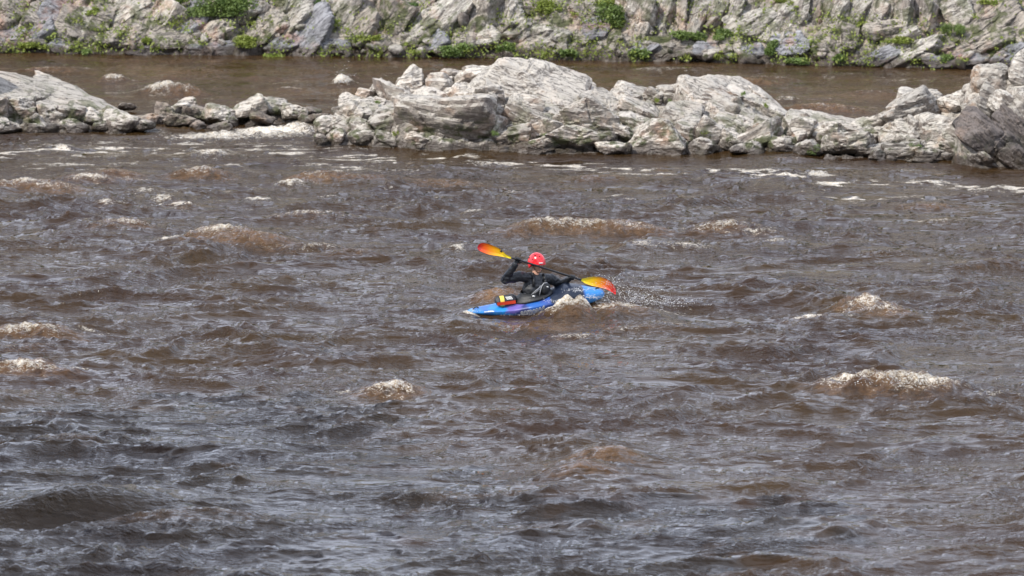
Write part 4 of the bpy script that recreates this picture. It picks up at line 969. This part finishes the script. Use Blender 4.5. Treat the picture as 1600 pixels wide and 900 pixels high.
# helmet
def helmet_shell():
    V, Fc = ico(5); V = V*np.array([.122, .146, .155])
    z, y = V[:, 2], V[:, 1]
    lim = np.where(y > .02, -.012, np.where(y < -.05, -.085, -.012-(.02-y)/.07*.073))
    side = np.abs(V[:, 0]) > .07
    keep = z > lim; m = keep[Fc].all(1)
    V2 = V*(1+.03*np.exp(-((z-lim)/.012)**2))[:, None]
    W = np.array([list(hp(*v)) for v in V2])-np.array(HIP)
    used = np.unique(Fc[m]); remap = -np.ones(len(V), int); remap[used] = np.arange(len(used))
    me = mesh_np('helmet', W[used], remap[Fc[m]]); return me
hel = add('helmet', helmet_shell(), M_RED, man)
so_ = hel.modifiers.new('thickness', 'SOLIDIFY'); so_.thickness = .012; so_.offset = -1
for (x, y, z, w_, h_) in [(.104, .02, .07, .018, .010), (.07, .03, .125, .018, .010), (.035, .085, .118, .014, .010), (.095, -.06, .075, .018, .010), (-.104, .02, .07, .018, .010), (-.07, .03, .125, .018, .010)]:
    add('vent', body_mesh('vent', rel([('ell', hp(x, y, z), (w_, w_, h_), HR)], HIP), .004, 1), M_VEN, hel)
q = [hp(.122*math.sin(a)*1.03, .146*math.cos(a)*1.03, .022) for a in np.linspace(.15, .62, 6)]
tube('helmet_mark', [v-HIP for v in q], .0075, M_WHT, hel)
tube('chin_strap', [hp(.085, -.01, -.01)-HIP, hp(.078, .03, -.07)-HIP, hp(.05, .055, -.125)-HIP, hp(0, .06, -.147)-HIP, hp(-.05, .055, -.125)-HIP, hp(-.08, 0, -.02)-HIP], .005, M_BLK, hel)
# ------------------------------------------------------------------ paddle
pad = empty('paddle', (pad_a+pad_b)/2, 'black-shafted paddle with yellow to red blades, one raised and one dipping', 'paddle'); PO = pad.location.copy()
tube('shaft', [pad_a+(pad_b-pad_a)*k/12-PO for k in range(13)], .0155, plain('black_shaft', (.02, .02, .022), .3), pad, 12)
def blade_mat():
    t = NT('blade_plastic'); u = t.attr('along'); oc = t.n('TexCoord').outputs['Object']
    u = t.math('ADD', u, t.math('MULTIPLY', t.math('SUBTRACT', t.noise(oc, 6, 2), .5), .12))
    c = t.ramp(u, [(.05, (.95, .78, .02)), (.34, (.95, .50, .01)), (.58, (.92, .16, .01)), (.85, (.88, .03, .03))])
    t.bsdf(c, .3); return t.m
M_BLD = blade_mat()
def blade(top, bot, Yn, Yt, bulge):
    n = 26; tk = np.linspace(0, 1, n); kt = np.linspace(0, 1, len(top)); V = []; A = []
    top, bot = np.array(top, float), np.array(bot, float); kb = np.linspace(0, 1, len(bot))
    for side in (0, 1):
        for u in tk:
            tp = [np.interp(u, kt, top[:, i]) for i in (0, 1)]; bp = [np.interp(u, kb, bot[:, i]) for i in (0, 1)]
            for v in np.linspace(0, 1, 9):
                px, py = tp[0]*(1-v)+bp[0]*v, tp[1]*(1-v)+bp[1]*v
                thick = (.0035+.010*(1-u)*math.exp(-((v-.5)/.16)**2))*(1-.6*(abs(v-.5)*2)**4)
                y = Yn+(Yt-Yn)*u+bulge*(math.sin(math.pi*v)*.7+u*u)+(thick if side else -thick)
                V.append(list(at(px, py, y)-PO)); A.append(u)
    g = grid_faces(n, 9); m = n*9; Fc = list(map(tuple, g))+[tuple(x+m for x in f[::-1]) for f in g]
    ed = [i*9 for i in range(n)]+[(n-1)*9+j for j in range(1, 9)]+[i*9+8 for i in range(n-2, -1, -1)]+[j for j in range(7, 0, -1)]
    for a, b in zip(ed, ed[1:]+ed[:1]): Fc.append((a, a+m, b+m, b))
    me = mesh_np('blade', np.array(V), np.array(Fc)); attr(me, 'along', A)
    return add('blade', me, M_BLD, pad)
bl = blade([(799, 401.5), (791, 398), (785, 392), (778, 387), (770, 383.6), (763, 381), (757, 379.5), (751.8, 379.6), (747.5, 382.5), (746, 387)],
           [(798.5, 404), (792, 402.8), (785, 401), (778, 399.8), (770, 398.8), (763, 397.3), (756, 394.8), (751, 392.6), (747.5, 390.4), (746.2, 388)], YK-.38, YK-.60, .03)
tube('blade_mark', [P(782, 391, -.43)-Vector((0, .035, 0))-PO, P(784.5, 393.2, -.43)-Vector((0, .035, 0))-PO], .016, M_VEN, bl)
blade([(907.5, 436), (914, 434.5), (921, 432.8), (930, 432), (939, 432.8), (947, 435.6), (954, 440), (959, 445.5), (962, 452), (962.2, 459.5)],
      [(908, 438.6), (912, 441.5), (918, 444.2), (925, 446.5), (933, 448), (940, 449.5), (947, 451.5), (952.5, 454.5), (957, 457), (961, 460)], YK+.105, YK+.28, .03)
# ------------------------------------------------------------------ spray drops
def drops():
    rs_ = np.random.RandomState(8); C_ = []; S_ = []
    def burst(px, py, Y, sx, sy, sz, n, s0=.005, s1=.013):
        c = np.array(at(px, py, Y)); q = rs_.normal(size=(n, 3))*np.array([sx, sy, sz]); q[:, 2] = np.abs(q[:, 2])
        C_.append(c+q); S_.append(rs_.uniform(s0, s1, n)*rs_.rand(n)**.5)
    burst(985, 472, 89.7, .28, .35, .14, 900, .0015, .006); burst(950, 450, 89.75, .14, .12, .10, 260, .002, .006); burst(1035, 475, 89.7, .28, .3, .04, 500, .0015, .006)
    burst(905, 455, 89.3, .12, .08, .03, 150, .002, .006); burst(868, 472, 89.05, .10, .05, .02, 90, .002, .006); burst(815, 492, 89.0, .22, .05, .006, 50, .002, .006)
    burst(738, 487, 89.3, .06, .05, .02, 90, .002, .006); burst(925, 466, 89.3, .10, .06, .03, 160, .002, .006); burst(1385, 600, 80.2, .4, .12, .05, 160, .002, .006); burst(612, 602, 80.2, .12, .1, .04, 90, .002, .006)
    burst(1355, 485, 88.3, .12, .1, .05, 80, .002, .006); burst(262, 138, 119, .15, .2, .07, 80, .003, .008); burst(535, 128, 119.5, .1, .2, .14, 100, .003, .008)
    C = np.concatenate(C_); Sz = np.concatenate(S_)[:, None]; D, Fc = ico(1); st_ = rs_.uniform(-.5, 1.6, (len(C), 1, 1)); D3 = D[None]+st_*D[None, :, 0:1]*np.array([.9, 0, .45])[None, None, :]
    V = (C[:, None, :]+D3*Sz[:, None, :]).reshape(-1, 3); k = np.arange(len(C))[:, None, None]*len(D)
    me = mesh_np('spray', V, (Fc[None]+k).reshape(-1, 3)); b = NT('water_drops'); b.bsdf((.75, .76, .76), .12, IOR=1.33)
    tag(add('spray', me, b.m), 'fine white water drops flying off the paddle and the breaking waves', 'spray', kind='stuff')
drops()
